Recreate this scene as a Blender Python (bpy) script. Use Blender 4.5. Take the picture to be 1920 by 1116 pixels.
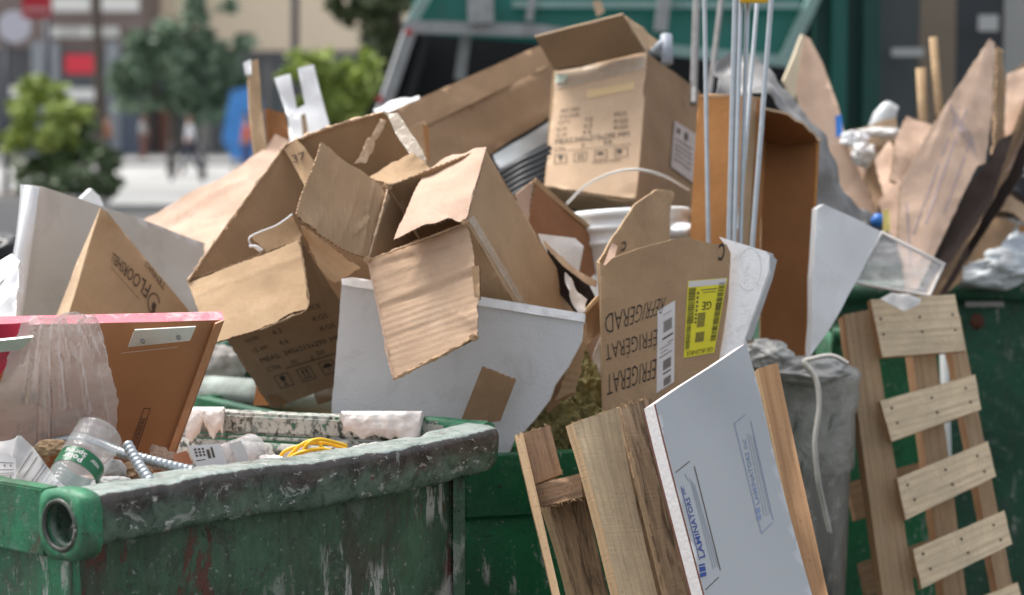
import bpy, bmesh, math, random
import numpy as np
from mathutils import Vector, Matrix, noise
for o in list(bpy.data.objects): bpy.data.objects.remove(o)
sc = bpy.context.scene
COL = sc.collection
PI = math.pi
# ------------------------------------------------------------------ camera
LENS = 77.0
FPX = LENS/36*1920
CAMZ = 1.70
PITCH = math.radians(4.77)
cam_d = bpy.data.cameras.new('camera'); cam = bpy.data.objects.new('camera', cam_d); COL.objects.link(cam)
cam.location = (0, 0, CAMZ); cam.rotation_euler = (PI/2-PITCH, 0, 0)
cam_d.lens = LENS; cam_d.sensor_width = 36; cam_d.clip_start = .1; cam_d.clip_end = 2000
cam_d.dof.use_dof = True; cam_d.dof.focus_distance = 3.92; cam_d.dof.aperture_fstop = 3.4
sc.camera = cam
# ------------------------------------------------------------------ world, sun, exposure
w = bpy.data.worlds.new("World"); sc.world = w; w.use_nodes = True
wn, wl = w.node_tree.nodes, w.node_tree.links
wn.clear()
sky = wn.new('ShaderNodeTexSky'); sky.sky_type = 'NISHITA'; sky.sun_disc = False
SUN_EL, SUN_AZ = math.radians(62), math.radians(-52)     # azimuth from +Y, negative = left
sky.sun_elevation = SUN_EL; sky.sun_rotation = SUN_AZ
sky.air_density = 1.0; sky.dust_density = 4.0; sky.ozone_density = 1.0
hs = wn.new('ShaderNodeHueSaturation'); hs.inputs['Saturation'].default_value = .30
bg = wn.new('ShaderNodeBackground'); bg.inputs['Strength'].default_value = .12
wo = wn.new('ShaderNodeOutputWorld')
wl.new(sky.outputs[0], hs.inputs['Color']); wl.new(hs.outputs[0], bg.inputs['Color']); wl.new(bg.outputs[0], wo.inputs[0])
sd = bpy.data.lights.new('sun', 'SUN'); sd.energy = 1.5; sd.angle = math.radians(22); sd.color = (1, .965, .91)
so = bpy.data.objects.new('sun', sd); COL.objects.link(so)
sdir = Vector((math.sin(SUN_AZ)*math.cos(SUN_EL), math.cos(SUN_AZ)*math.cos(SUN_EL), math.sin(SUN_EL)))
so.rotation_euler = sdir.to_track_quat('Z', 'Y').to_euler(); so.location = (-3, 2, 8)
vs = sc.view_settings; vs.view_transform = 'Standard'; vs.look = 'None'; vs.exposure = 1.22; vs.gamma = 1; vs.use_curve_mapping = False

# ------------------------------------------------------------------ helpers
cp, sp_ = math.cos(PITCH), math.sin(PITCH)
FWD = Vector((0, cp, -sp_)); UP = Vector((0, sp_, cp)); CAMP = Vector((0, 0, CAMZ))
def P(px, py, d):
    "point seen at photograph position (px,py) at distance d along the view axis"
    return CAMP + FWD*d + Vector((1, 0, 0))*((px-960)/FPX*d) + UP*((558-py)/FPX*d)
def ray(px, py): return (P(px, py, 1)-CAMP)
def PZ(px, py, z):
    r = ray(px, py); return CAMP + r*((z-CAMZ)/r.z)
def PY(px, py, y):
    r = ray(px, py); return CAMP + r*(y/r.y)
WLOC = {}
SURF = {}
def link(o, center, parent=None):
    COL.objects.link(o)
    WLOC[o.name] = Vector(center)
    if parent is not None:
        o.parent = parent; o.location = Vector(center)-WLOC[parent.name]
    else: o.location = center
    return o
def thing(name, label, cat, loc, group=None):
    o = bpy.data.objects.new(name, None); o.empty_display_size = .05
    o['label'] = label; o['category'] = cat
    if group: o['group'] = group
    return link(o, loc)
def tag(o, label, cat, group=None):
    o['label'] = label; o['category'] = cat
    if group: o['group'] = group
    return o
def mk(name, verts, faces, mats, parent=None, mi=None, smooth=None, uv=None):
    "verts in world space; centre becomes the origin"
    verts = [Vector(v) for v in verts]
    c = Vector((0, 0, 0))
    for v in verts: c += v
    c /= max(1, len(verts))
    me = bpy.data.meshes.new(name)
    me.from_pydata([tuple(v-c) for v in verts], [], faces)
    if not isinstance(mats, (list, tuple)): mats = [mats]
    for m in mats: me.materials.append(m)
    if mi is not None: me.polygons.foreach_set('material_index', mi)
    if smooth is True: me.polygons.foreach_set('use_smooth', [True]*len(me.polygons))
    elif smooth: me.polygons.foreach_set('use_smooth', smooth)
    if uv is not None:
        l = me.uv_layers.new(name='UVMap')
        vi = np.empty(len(me.loops), dtype=np.int32); me.loops.foreach_get('vertex_index', vi)
        a = np.array(uv, dtype=np.float32)[vi]; l.data.foreach_set('uv', a.ravel())
    me.update()
    o = bpy.data.objects.new(name, me)
    return link(o, c, parent)
def nz(v, s=1.0, seed=0.0):
    return noise.noise(Vector((v[0]*s+seed*7.31, v[1]*s-seed*3.17, v[2]*s+seed*1.73)))

def plane_of(W, idx=None):
    A = np.array([tuple(w_) for w_ in W]); c = A.mean(0)
    _, _, vt = np.linalg.svd(A-c); n = Vector(vt[2]); c = Vector(c)
    if n.dot(CAMP-c) < 0: n = -n
    return c, n
def panel(name, pts, mat, parent=None, t=.004, grid=.022, crump=.0012, cs=9., seed=None, edge=None, back=None, rag=.0,
          creases=(), u=None, fine=0., seg=None, bulge=0.):
    """a sheet of real thickness. pts: outline (px,py,depth or None -> in the plane of the others)"""
    global _seed
    if seed is None: _seed += 1; seed = _seed
    rnd = random.Random(seed)
    known = [P(*p) for p in pts if p[2] is not None]
    c, n = plane_of(known)
    W = []
    for p in pts:
        if p[2] is not None: W.append(P(*p))
        else:
            r = ray(p[0], p[1]); W.append(CAMP + r*((c-CAMP).dot(n)/r.dot(n)))
    ux = (W[u[1]]-W[u[0]]) if u else (W[1]-W[0])
    ux = (ux-n*ux.dot(n)).normalized(); vx = n.cross(ux)
    UV = [((q-c).dot(ux), (q-c).dot(vx)) for q in W]
    H = [(q-c).dot(n) for q in W]
    # outline refinement
    seg_ = seg or grid
    out = []
    N = len(UV)
    for i in range(N):
        a, b = UV[i], UV[(i+1) % N]
        L = math.hypot(b[0]-a[0], b[1]-a[1]); k = max(1, int(L/seg_))
        for j in range(k):
            f = j/k; x = a[0]+(b[0]-a[0])*f; y = a[1]+(b[1]-a[1])*f
            if rag and L > 0:
                nx, ny = -(b[1]-a[1])/L, (b[0]-a[0])/L
                q = rag*(noise.noise(Vector((x*60, y*60, seed)))+.6*noise.noise(Vector((x*190, y*190, seed))))*(1 if j else .3)
                x += nx*q; y += ny*q
            out.append((x, y))
    hm = max(abs(h) for h in H)
    cr = []
    for q in creases:
        a, b = [ (lambda w_: ((w_-c).dot(ux), (w_-c).dot(vx)))(CAMP+ray(*s)*((c-CAMP).dot(n)/ray(*s).dot(n))) for s in (q[0], q[1])]
        cr.append((a, b, q[2], q[3]))
    mx = max(abs(a[0]) for a in UV)+1e-6; my = max(abs(a[1]) for a in UV)+1e-6
    def disp(x, y):
        h = 0.
        if hm > 1e-5:
            sw = 0.
            for (a, b), hh in zip(UV, H):
                d2 = (a-x)**2+(b-y)**2+1e-7; k = 1/(d2*d2)**.75; sw += k; h += k*hh
            h /= sw
        if crump: h += crump*(noise.noise(Vector((x*cs, y*cs, seed*3.7)))*1.6+.6*noise.noise(Vector((x*cs*3, y*cs*3, seed))))
        if fine: h += fine*noise.noise(Vector((x*70, y*70, seed*1.3)))
        if bulge: h += bulge*(1-(x/mx)**2)*(1-(y/my)**2)
        for a, b, amp, wd in cr:
            dx, dy = b[0]-a[0], b[1]-a[1]; L2 = dx*dx+dy*dy+1e-9
            f = min(1, max(0, ((x-a[0])*dx+(y-a[1])*dy)/L2)); dd = math.hypot(x-a[0]-f*dx, y-a[1]-f*dy)
            dd *= 1+.3*noise.noise(Vector((x*40, y*40, 1)))
            h += amp*math.exp(-(dd/wd)**2)
        return h
    bm = bmesh.new()
    f = bm.faces.new([bm.verts.new((x, y, 0)) for x, y in out])
    bmesh.ops.triangulate(bm, faces=[f], ngon_method='EAR_CLIP')
    xs = [a[0] for a in out]; ys = [a[1] for a in out]
    if crump or creases or fine or bulge or hm > 1e-4:
        for ax, lo, hi in ((0, min(xs), max(xs)), (1, min(ys), max(ys))):
            k = int((hi-lo)/grid)
            for j in range(1, k+1):
                v_ = lo+(hi-lo)*j/(k+1)
                co = (v_, 0, 0) if ax == 0 else (0, v_, 0); no = (1, 0, 0) if ax == 0 else (0, 1, 0)
                bmesh.ops.bisect_plane(bm, geom=bm.verts[:]+bm.edges[:]+bm.faces[:], dist=1e-6, plane_co=co, plane_no=no)
    bm.verts.ensure_lookup_table(); bm.verts.index_update()
    V, U = [], []
    for v in bm.verts:
        h = disp(v.co.x, v.co.y); V.append(c+ux*v.co.x+vx*v.co.y+n*h); U.append((v.co.x, v.co.y))
    nv = len(V); F, M, S = [], [], []
    for fc in bm.faces:
        ids = [v.index for v in fc.verts]
        if fc.normal.z < 0: ids.reverse()
        F.append(ids); M.append(0); S.append(True)
    nf = len(F)
    for v in V[:nv]: V.append(v-n*t)
    U += U[:nv]
    for ids in F[:nf]: F.append([i+nv for i in reversed(ids)]); M.append(2); S.append(True)
    for e in bm.edges:
        if len(e.link_faces) == 1:
            a, b = e.verts[0].index, e.verts[1].index
            fc = e.link_faces[0]; ids = [v.index for v in fc.verts]
            k = ids.index(a)
            fwd = ids[(k+1) % len(ids)] == b
            if fc.normal.z < 0: fwd = not fwd
            if not fwd: a, b = b, a
            base = len(V)
            V += [V[a], V[b], V[b+nv], V[a+nv]]
            L = (V[a]-V[b]).length; s0 = U[a][0]+U[a][1]*.7
            U += [(s0, 0), (s0+L, 0), (s0+L, t), (s0, t)]
            F.append([base+1, base, base+3, base+2]); M.append(1); S.append(False)
    bm.free()
    o = mk(name, V, F, [mat, edge or mat, back or mat], parent, mi=M, smooth=S, uv=U)
    SURF[o.name] = (c, n, ux, vx, disp)
    return o
_seed = 100
def on(o, px, py, off=.0008):
    c, n, ux, vx, disp = SURF[o.name]
    r = ray(px, py); q = CAMP + r*((c-CAMP).dot(n)/r.dot(n))
    for _ in range(2):
        h = disp((q-c).dot(ux), (q-c).dot(vx))+off
        q = CAMP + r*(((c+n*h)-CAMP).dot(n)/r.dot(n))
    return q
def homog(q):
    "unit square -> px quad [BL,BR,TR,TL]"
    A, B = [], []
    for (s, t_), (x, y) in zip(((0, 0), (1, 0), (1, 1), (0, 1)), q):
        A.append([s, t_, 1, 0, 0, 0, -s*x, -t_*x]); B.append(x)
        A.append([0, 0, 0, s, t_, 1, -s*y, -t_*y]); B.append(y)
    h = np.linalg.solve(np.array(A, float), np.array(B, float))
    def f(s, t_):
        w_ = h[6]*s+h[7]*t_+1
        return ((h[0]*s+h[1]*t_+h[2])/w_, (h[3]*s+h[4]*t_+h[5])/w_)
    return f
_tc = {}
def text_mesh(s, bold=0.):
    if (s, bold) in _tc: return _tc[(s, bold)]
    cu = bpy.data.curves.new('t', 'FONT'); cu.body = s; cu.resolution_u = 2; cu.offset = bold
    ob = bpy.data.objects.new('t', cu); COL.objects.link(ob)
    me = bpy.data.meshes.new_from_object(ob)
    V = [(v.co.x, v.co.y) for v in me.vertices]; F = [list(p.vertices) for p in me.polygons]
    bpy.data.objects.remove(ob); bpy.data.curves.remove(cu); bpy.data.meshes.remove(me)
    _tc[(s, bold)] = (V, F); return V, F
def ptext(o, s, quad, mat, off=.001, bold=0., name='printed_text'):
    V, F = text_mesh(s, bold)
    if not V: return
    xs = [v[0] for v in V]; ys = [v[1] for v in V]
    f = homog(quad); w_, h_ = max(xs)-min(xs), max(ys)-min(ys)
    return mk(name, [on(o, *f((x-min(xs))/w_, (y-min(ys))/h_), off) for x, y in V], F, mat, o)
def ppolys(o, polys, quad, mat, off=.001, name='printed_marks', sub=3):
    "polygons in the unit square of a px quad, printed on surface o"
    f = homog(quad); V, F = [], []
    for pl in polys:
        if len(pl) == 4:
            g = homog(pl); b = len(V); n_ = sub
            for j in range(n_+1):
                for i in range(n_+1): V.append(on(o, *f(*g(i/n_, j/n_)), off))
            for j in range(n_):
                for i in range(n_): F.append([b+j*(n_+1)+i, b+j*(n_+1)+i+1, b+(j+1)*(n_+1)+i+1, b+(j+1)*(n_+1)+i])
        else:
            b = len(V); V += [on(o, *f(*q), off) for q in pl]; F.append(list(range(b, b+len(pl))))
    r_o = mk(name, V, F, mat, o); r_o['kind'] = 'stuff'; return r_o
def plabel(o, quad, mat, off=.0008, name='paper_label', n_=10):
    f = homog(quad); V, F, U = [], [], []
    for j in range(n_+1):
        for i in range(n_+1): V.append(on(o, *f(i/n_, j/n_), off)); U.append((i/n_*.1, j/n_*.1))
    for j in range(n_):
        for i in range(n_): F.append([j*(n_+1)+i, j*(n_+1)+i+1, (j+1)*(n_+1)+i+1, (j+1)*(n_+1)+i])
    return mk(name, V, F, mat, o, uv=U)
def R(x0, y0, x1, y1): return [(x0, y0), (x1, y0), (x1, y1), (x0, y1)]
def line(a, b, wd): 
    dx, dy = b[0]-a[0], b[1]-a[1]; L = math.hypot(dx, dy) or 1; nx, ny = -dy/L*wd/2, dx/L*wd/2
    return [(a[0]-nx, a[1]-ny), (b[0]-nx, b[1]-ny), (b[0]+nx, b[1]+ny), (a[0]+nx, a[1]+ny)]
def outline(x0, y0, x1, y1, wx, wy): return [R(x0, y0, x1, y0+wy), R(x0, y1-wy, x1, y1), R(x0, y0+wy, x0+wx, y1-wy), R(x1-wx, y0+wy, x1, y1-wy)]
def smooth_path(pts, k=6):
    "Catmull-Rom through the points"
    pts = [Vector(p) for p in pts]; out = []
    for i in range(len(pts)-1):
        p0 = pts[max(0, i-1)]; p1, p2 = pts[i], pts[i+1]; p3 = pts[min(len(pts)-1, i+2)]
        for j in range(k):
            t_ = j/k
            out.append(.5*((2*p1)+(p2-p0)*t_+(2*p0-5*p1+4*p2-p3)*t_*t_+(3*p1-p0-3*p2+p3)*t_**3))
    out.append(pts[-1]); return out
def tube(name, path, r, mat, parent=None, sides=10, prof=None, cap=True, smooth=True, rfun=None, uvs=True):
    path = [Vector(p) for p in path]; V, F, U = [], [], []
    up = Vector((0, 0, 1)); prev = None; L = 0
    for i, p in enumerate(path):
        t_ = (path[min(i+1, len(path)-1)]-path[max(i-1, 0)]).normalized()
        if prev is None:
            a = t_.cross(up)
            if a.length < .2: a = t_.cross(Vector((1, 0, 0)))
            a.normalize()
        else: a = (prev-t_*prev.dot(t_)).normalized()
        prev = a; b = t_.cross(a)
        if i: L += (p-path[i-1]).length
        rr = r(i/(len(path)-1)) if callable(r) else r
        for k in range(sides):
            an = 2*PI*k/sides; m_ = rfun(L, an) if rfun else 1
            if prof: q = a*prof[k][0]*rr+b*prof[k][1]*rr
            else: q = a*math.cos(an)*rr+b*math.sin(an)*rr
            V.append(p+q*m_); U.append((k/sides*2*PI*rr, L))
    n_ = len(path)
    for i in range(n_-1):
        for k in range(sides):
            k2 = (k+1) % sides; F.append([i*sides+k, i*sides+k2, (i+1)*sides+k2, (i+1)*sides+k])
    S = [smooth]*len(F)
    if cap: F.append(list(reversed(range(sides)))); F.append([(n_-1)*sides+k for k in range(sides)]); S += [False]*2
    return mk(name, V, F, mat, parent, smooth=S, uv=U)
def hexa(name, c8, mats, parent=None, bev=0.):
    "solid from 8 corners: 4 bottom loop, 4 top loop"
    bm = bmesh.new(); v = [bm.verts.new(q) for q in c8]
    for f in ((3, 2, 1, 0), (4, 5, 6, 7), (0, 1, 5, 4), (1, 2, 6, 5), (2, 3, 7, 6), (3, 0, 4, 7)): bm.faces.new([v[i] for i in f])
    bmesh.ops.recalc_face_normals(bm, faces=bm.faces)
    if bev: bmesh.ops.bevel(bm, geom=bm.edges[:], offset=bev, segments=2, affect='EDGES')
    bm.verts.index_update(); V = [q.co.copy() for q in bm.verts]; F = [[q.index for q in f.verts] for f in bm.faces]; bm.free()
    return mk(name, V, F, mats, parent)
def wbox(name, x0, x1, y0, y1, z0, z1, mat, parent=None, bev=0.):
    return hexa(name, [(x0, y0, z0), (x1, y0, z0), (x1, y1, z0), (x0, y1, z0), (x0, y0, z1), (x1, y0, z1), (x1, y1, z1), (x0, y1, z1)], mat, parent, bev)
def pbox(name, x0, y0, x1, y1, d, t, mat, parent=None, bev=0.):
    "box whose front face fills a px rectangle at depth d"
    ym = (y0+y1)/2; a, b = PY(x0, y1, d), PY(x1, y0, d); a.x = PY(x0, min(ym, 558), d).x; b.x = PY(x1, min(ym, 558), d).x; return wbox(name, min(a.x, b.x), max(a.x, b.x), a.y, a.y+t, a.z, b.z, mat, parent, bev)
def crumple(name, c, size, mat, parent=None, amp=.5, fs=1.3, sub=5, seed=None):
    "sheet material scrunched up: creases where voronoi cells meet"
    global _seed
    if seed is None: _seed += 1; seed = _seed
    bm = bmesh.new(); bmesh.ops.create_icosphere(bm, subdivisions=sub, radius=1)
    for v in bm.verts:
        q = v.co*fs+Vector((seed*1.7, seed, 0)); q2 = q+Vector((noise.noise(q*1.5), noise.noise(q*1.5+Vector((9, 0, 0))), 0))*.5
        d1 = noise.voronoi(q2)[0]; d2 = noise.voronoi(q2*2.4)[0]; d3 = noise.voronoi(q2*5.5)[0]
        v.co = v.co*(1+amp*((d1[0]-.45)*1.1+(d2[0]-.45)*.4+(d3[0]-.45)*.14+.3*noise.noise(q*.8)))
    bm.verts.index_update()
    V = [Vector(c)+Vector((v.co.x*size[0], v.co.y*size[1], v.co.z*size[2])) for v in bm.verts]
    F = [[v.index for v in f.verts] for f in bm.faces]; bm.free()
    return mk(name, V, F, mat, parent, smooth=True)
def blob(name, c, size, mat, parent=None, amp=.25, fs=3., sub=4, seed=None, ridge=False):
    global _seed
    if seed is None: _seed += 1; seed = _seed
    bm = bmesh.new(); bmesh.ops.create_icosphere(bm, subdivisions=sub, radius=1)
    for v in bm.verts:
        q = v.co*fs; k = 0; a_ = 1.
        for _ in range(4):
            g = noise.noise(q+Vector((seed, seed*.3, 0)))
            k += a_*((1-2*abs(g))*.6 if ridge else g); a_ *= .5; q = q*2.1
        v.co = v.co*(1+amp*k)
    bm.verts.index_update()
    V = [Vector(c)+Vector((v.co.x*size[0], v.co.y*size[1], v.co.z*size[2])) for v in bm.verts]
    F = [[v.index for v in f.verts] for f in bm.faces]; bm.free()
    return mk(name, V, F, mat, parent, smooth=True)

# ------------------------------------------------------------------ materials
def srgb(r, g, b, k=1.): return tuple(((x/255/12.92) if x/255 < .04045 else ((x/255+.055)/1.055)**2.4)*k for x in (r, g, b))
class NT:
    def __init__(s, name):
        s.m = bpy.data.materials.new(name); s.m.use_nodes = True; s.n = s.m.node_tree.nodes; s.l = s.m.node_tree.links
        s.b = s.n['Principled BSDF']; s.tc = s.n.new('ShaderNodeTexCoord')
    def put(s, sock, v):
        if hasattr(v, 'links') or isinstance(v, bpy.types.NodeSocket): s.l.new(v, sock)
        elif isinstance(v, (tuple, list)) and len(v) == 3 and sock.type == 'RGBA': sock.default_value = (*v, 1)
        else: sock.default_value = v
    def co(s, kind='UV', scale=(1, 1, 1), rot=(0, 0, 0)):
        m = s.n.new('ShaderNodeMapping'); s.l.new(s.tc.outputs[kind], m.inputs[0]); m.inputs['Scale'].default_value = scale; m.inputs['Rotation'].default_value = rot; return m.outputs[0]
    def noise(s, co, sc=5., det=4, rough=.55, dist=0.):
        x = s.n.new('ShaderNodeTexNoise'); s.l.new(co, x.inputs['Vector']); x.inputs['Scale'].default_value = sc; x.inputs['Detail'].default_value = det; x.inputs['Roughness'].default_value = rough; x.inputs['Distortion'].default_value = dist; return x.outputs[0]
    def ramp(s, v, a, b, c0=(0, 0, 0), c1=(1, 1, 1)):
        if a > b: a, b, c0, c1 = b, a, c1, c0
        x = s.n.new('ShaderNodeValToRGB'); s.l.new(v, x.inputs[0]); e = x.color_ramp.elements; e[0].position = a; e[1].position = b; e[0].color = (*c0, 1); e[1].color = (*c1, 1); return x.outputs[0]
    def mix(s, f, a, b, mode='MIX'):
        x = s.n.new('ShaderNodeMix'); x.data_type = 'RGBA'; x.blend_type = mode; s.put(x.inputs[0], f); s.put(x.inputs[6], a); s.put(x.inputs[7], b); return x.outputs[2]
    def math(s, op, a, b=0.):
        x = s.n.new('ShaderNodeMath'); x.operation = op; s.put(x.inputs[0], a); s.put(x.inputs[1], b); return x.outputs[0]
    def wave(s, co, sc, dist=0., ds=1., axis='X'):
        x = s.n.new('ShaderNodeTexWave'); s.l.new(co, x.inputs[0]); x.inputs['Scale'].default_value = sc; x.inputs['Distortion'].default_value = dist; x.inputs['Detail Scale'].default_value = ds; x.bands_direction = axis; return x.outputs[1]
    def bump(s, h, dist=.001, st=1.):
        x = s.n.new('ShaderNodeBump'); x.inputs['Distance'].default_value = dist; x.inputs['Strength'].default_value = st; s.put(x.inputs['Height'], h); s.l.new(x.outputs[0], s.b.inputs['Normal']); return x
    def set(s, **k):
        for a, v in k.items(): s.put(s.b.inputs[{'color': 'Base Color', 'rough': 'Roughness', 'metal': 'Metallic', 'trans': 'Transmission Weight', 'alpha': 'Alpha', 'ior': 'IOR', 'emit': 'Emission Color', 'es': 'Emission Strength', 'spec': 'Specular IOR Level', 'sss': 'Subsurface Weight'}[a]], v)
        return s.m
def k3(c, k): return tuple(min(1, x*k) for x in c)
def cardboard(name, c, flute=1., axis='X', wear=1., period=.0075, rot=0, bk=1.):
    n = NT(name); uv = n.co('UV', rot=(0, 0, rot)); ob = n.tc.outputs['Object']
    big = n.noise(ob, 7, 5, .6); fib = n.noise(n.co('UV', (60, 900, 1) if axis == 'X' else (900, 60, 1), (0, 0, rot)), 1, 3, .6)
    sp = n.noise(ob, 260, 2, .5)
    col = n.mix(n.ramp(big, .3, .72), k3(c, .86), k3(c, 1.1))
    col = n.mix(n.ramp(fib, .3, .75), n.mix(1., col, (.93, .92, .9), 'MULTIPLY'), col)
    wv = n.wave(uv, 1/period/20*PI*1.0, .5, 2., axis)
    wv = n.math('MULTIPLY', wv, n.ramp(n.noise(ob, 6, 3), .35, .65))
    col = n.mix(n.math('MULTIPLY', n.ramp(wv, .4, 1.), .12*flute), col, k3(c, .66))
    st = n.noise(ob, 3.2, 6, .68, .4)
    col = n.mix(n.math('MULTIPLY', n.ramp(st, .56, .74), .5*wear), col, k3(c, .55))
    dmp = n.noise(ob, 2.1, 7, .7, .8); col = n.mix(n.math('MULTIPLY', n.ramp(dmp, .5, .56), .28*wear), col, k3(c, .72)); col = n.mix(n.math('MULTIPLY', n.ramp(n.noise(ob, 4.7, 7, .72, .3), .54, .6), .25*wear), col, (c[0]*1.12, c[1]*1.2, c[2]*1.3))
    wr = n.noise(n.co('UV', (14, 14, 1), (0, 0, .8)), 1, 2, .5, 2.5); col = n.mix(n.math('MULTIPLY', n.ramp(n.math('ABSOLUTE', n.math('SUBTRACT', wr, .5)), .0, .012, (1, 1, 1), (0, 0, 0)), .10*wear), col, k3(c, .7))
    scf = n.noise(n.co('UV', (25, 160, 1), (0, 0, .5)), 1, 5, .7, .6)
    col = n.mix(n.math('MULTIPLY', n.ramp(scf, .64, .7), .4*wear), col, k3(c, 1.35))
    col = n.mix(n.math('MULTIPLY', n.ramp(sp, .66, .72), .35), col, k3(c, .5))
    h = n.math('ADD', n.math('MULTIPLY', wv, .30*flute*bk), n.math('ADD', n.math('MULTIPLY', n.noise(ob, 38, 5, .65, .8), .9), n.math('MULTIPLY', fib, .12)))
    n.bump(n.math('SUBTRACT', h, n.math('MULTIPLY', n.ramp(n.math('ABSOLUTE', n.math('SUBTRACT', wr, .5)), .0, .03, (1, 1, 1), (0, 0, 0)), .12*wear)), .0019, .8)
    return n.set(color=col, rough=.82, spec=.25)
def cb_edge(name, c):
    n = NT(name); wv = n.wave(n.co('UV'), 1/.006/20*PI, .6, 3.); ns = n.noise(n.tc.outputs['Object'], 150, 3)
    col = n.mix(n.ramp(wv, .35, .6), k3(c, .3), k3(c, 1.15)); col = n.mix(n.math('MULTIPLY', ns, .4), col, k3(c, .5))
    return n.set(color=col, rough=.9, spec=.1)
def plain(name, c, rough=.6, var=.12, sc=8., bump=.0005, bsc=60., metal=0., dirt=0., dirtc=(.12, .1, .08), spec=.4, **k):
    n = NT(name); ob = n.tc.outputs['Object']
    col = n.mix(n.noise(ob, sc, 5, .6), k3(c, 1-var), k3(c, 1+var))
    if dirt: col = n.mix(n.math('MULTIPLY', n.ramp(n.noise(ob, sc*.8, 7, .7, .5), .5, .68), dirt), col, dirtc)
    if bump: n.bump(n.noise(ob, bsc, 4, .6), bump, .8)
    return n.set(color=col, rough=rough, metal=metal, spec=spec, **k)
def wood(name, c1, c2, axis='Y', grey=0., dark=0., sc=1., saw=0.):
    n = NT(name); s_ = (3, 90, 3) if axis == 'X' else (90, 3, 3)
    uv = n.co('UV', tuple(x*sc for x in s_)); 
    g = n.noise(uv, 1, 6, .62, .8); r_ = n.wave(n.co('UV', (14*sc, 1.2*sc, 1) if axis == 'Y' else (1.2*sc, 14*sc, 1)), 1.2, 5., 1.3, 'X' if axis == 'Y' else 'Y')
    col = n.mix(n.ramp(g, .32, .7), c2, c1); col = n.mix(n.math('MULTIPLY', n.ramp(r_, .55, .95), .38), col, k3(c2, .75))
    ob = n.tc.outputs['Object']; bl = n.noise(ob, 9, 6, .65, .6)
    if grey: col = n.mix(n.math('MULTIPLY', n.ramp(bl, .38, .6), grey), col, (.30, .25, .19))
    if dark: col = n.mix(n.math('MULTIPLY', n.ramp(n.noise(n.co('UV', (60, 7, 1) if axis == 'Y' else (7, 60, 1)), 1, 6, .72, 1.), .45, .62), dark), col, (.05, .035, .025))
    kn = n.n.new('ShaderNodeTexVoronoi'); n.l.new(n.co('UV', (9, 4, 1) if axis == 'Y' else (4, 9, 1)), kn.inputs[0]); kn.inputs['Scale'].default_value = 1.5
    col = n.mix(n.math('MULTIPLY', n.ramp(kn.outputs['Distance'], .03, .09, (1, 1, 1), (0, 0, 0)), .8), col, k3(c2, .25))
    sp = n.noise(ob, 170, 3); col = n.mix(n.math('MULTIPLY', n.ramp(sp, .6, .7), .4), col, k3(c2, .4))
    h = n.math('ADD', n.math('MULTIPLY', g, .8), n.math('MULTIPLY', n.noise(n.co('UV', (9, 240, 1) if axis == 'Y' else (240, 9, 1)), 1, 3), saw))
    n.bump(h, .0018, .8)
    return n.set(color=col, rough=.8, spec=.25)
def paint(name, c, worn=.5, white=.5, rust=.4, seedrot=0., rough=.42, vert=True):
    "beaten enamel paint: chips to primer, rust, scuffs, run-off streaks"
    n = NT(name); ob = n.co('Object', rot=(seedrot, seedrot, seedrot)) if seedrot else n.tc.outputs['Object']
    st = n.co('Object', (20, 20, 6) if vert else (6, 6, 6)); fine = n.co('Object', (60, 60, 14) if vert else (22, 22, 22))
    col = n.mix(n.ramp(n.noise(ob, 5, 6, .6, .3), .3, .7), k3(c, .62), k3(c, 1.4))
    g = n.ramp(n.noise(st, .28, 7, .72, .7), .47, .62); col = n.mix(n.math('MULTIPLY', g, .75*worn), col, (.045, .04, .032))
    pb_ = n.math('MULTIPLY', n.ramp(n.noise(n.co('Object', (1, 1, .55)), 5.5, 9, .78, .9), .5, .56), n.ramp(n.noise(ob, 2.7, 2), .42, .6)); col = n.mix(n.math('MULTIPLY', pb_, .8*worn), col, (.085, .06, .048))
    gr = n.noise(fine, 1.6, 6, .8); col = n.mix(n.math('MULTIPLY', n.ramp(gr, .52, .66), .4*worn), col, (.15, .17, .14)); col = n.mix(n.math('MULTIPLY', n.ramp(gr, .48, .34), .5*worn), col, (.01, .02, .012))
    b = n.ramp(n.noise(ob, 9, 8, .75, 1.2), .56, .6); col = n.mix(n.math('MULTIPLY', b, .6*worn), col, (.075, .068, .055))
    lg = n.ramp(n.noise(ob, 14, 8, .78, .8), .6, .64); col = n.mix(n.math('MULTIPLY', lg, .6), col, tuple(.5*x+.12 for x in c))
    r_ = n.ramp(n.noise(st, .55, 8, .75, .4), .64-.05*rust, .68-.05*rust); col = n.mix(n.math('MULTIPLY', r_, .85*min(1, rust*1.5)), col, (.13, .035, .025))
    wm = n.noise(fine, .5, 8, .75, .5); wreg = n.noise(ob, 3.1, 3, .5)
    w1 = n.math('MULTIPLY', n.ramp(wm, .58-.06*white, .62-.06*white), n.ramp(wreg, .58-.08*white, .63-.08*white)); col = n.mix(n.math('MULTIPLY', w1, .85), col, (.5, .49, .45))
    sk_ = n.noise(ob, 75, 5, .7); col = n.mix(n.math('MULTIPLY', n.ramp(sk_, .63, .66), .7), col, (.34, .36, .32)); col = n.mix(n.math('MULTIPLY', n.ramp(sk_, .37, .34), .8), col, (.012, .014, .01))
    h = n.math('SUBTRACT', n.math('MULTIPLY', n.noise(ob, 22, 7, .7), 1.2), n.math('ADD', n.math('MULTIPLY', b, .25), n.math('MULTIPLY', r_, .3)))
    n.bump(h, .0035, .75)
    rg = n.math('ADD', n.math('MULTIPLY', n.noise(ob, 18, 5, .6), .35), rough-.12)
    return n.set(color=col, rough=rg, spec=.45)
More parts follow.
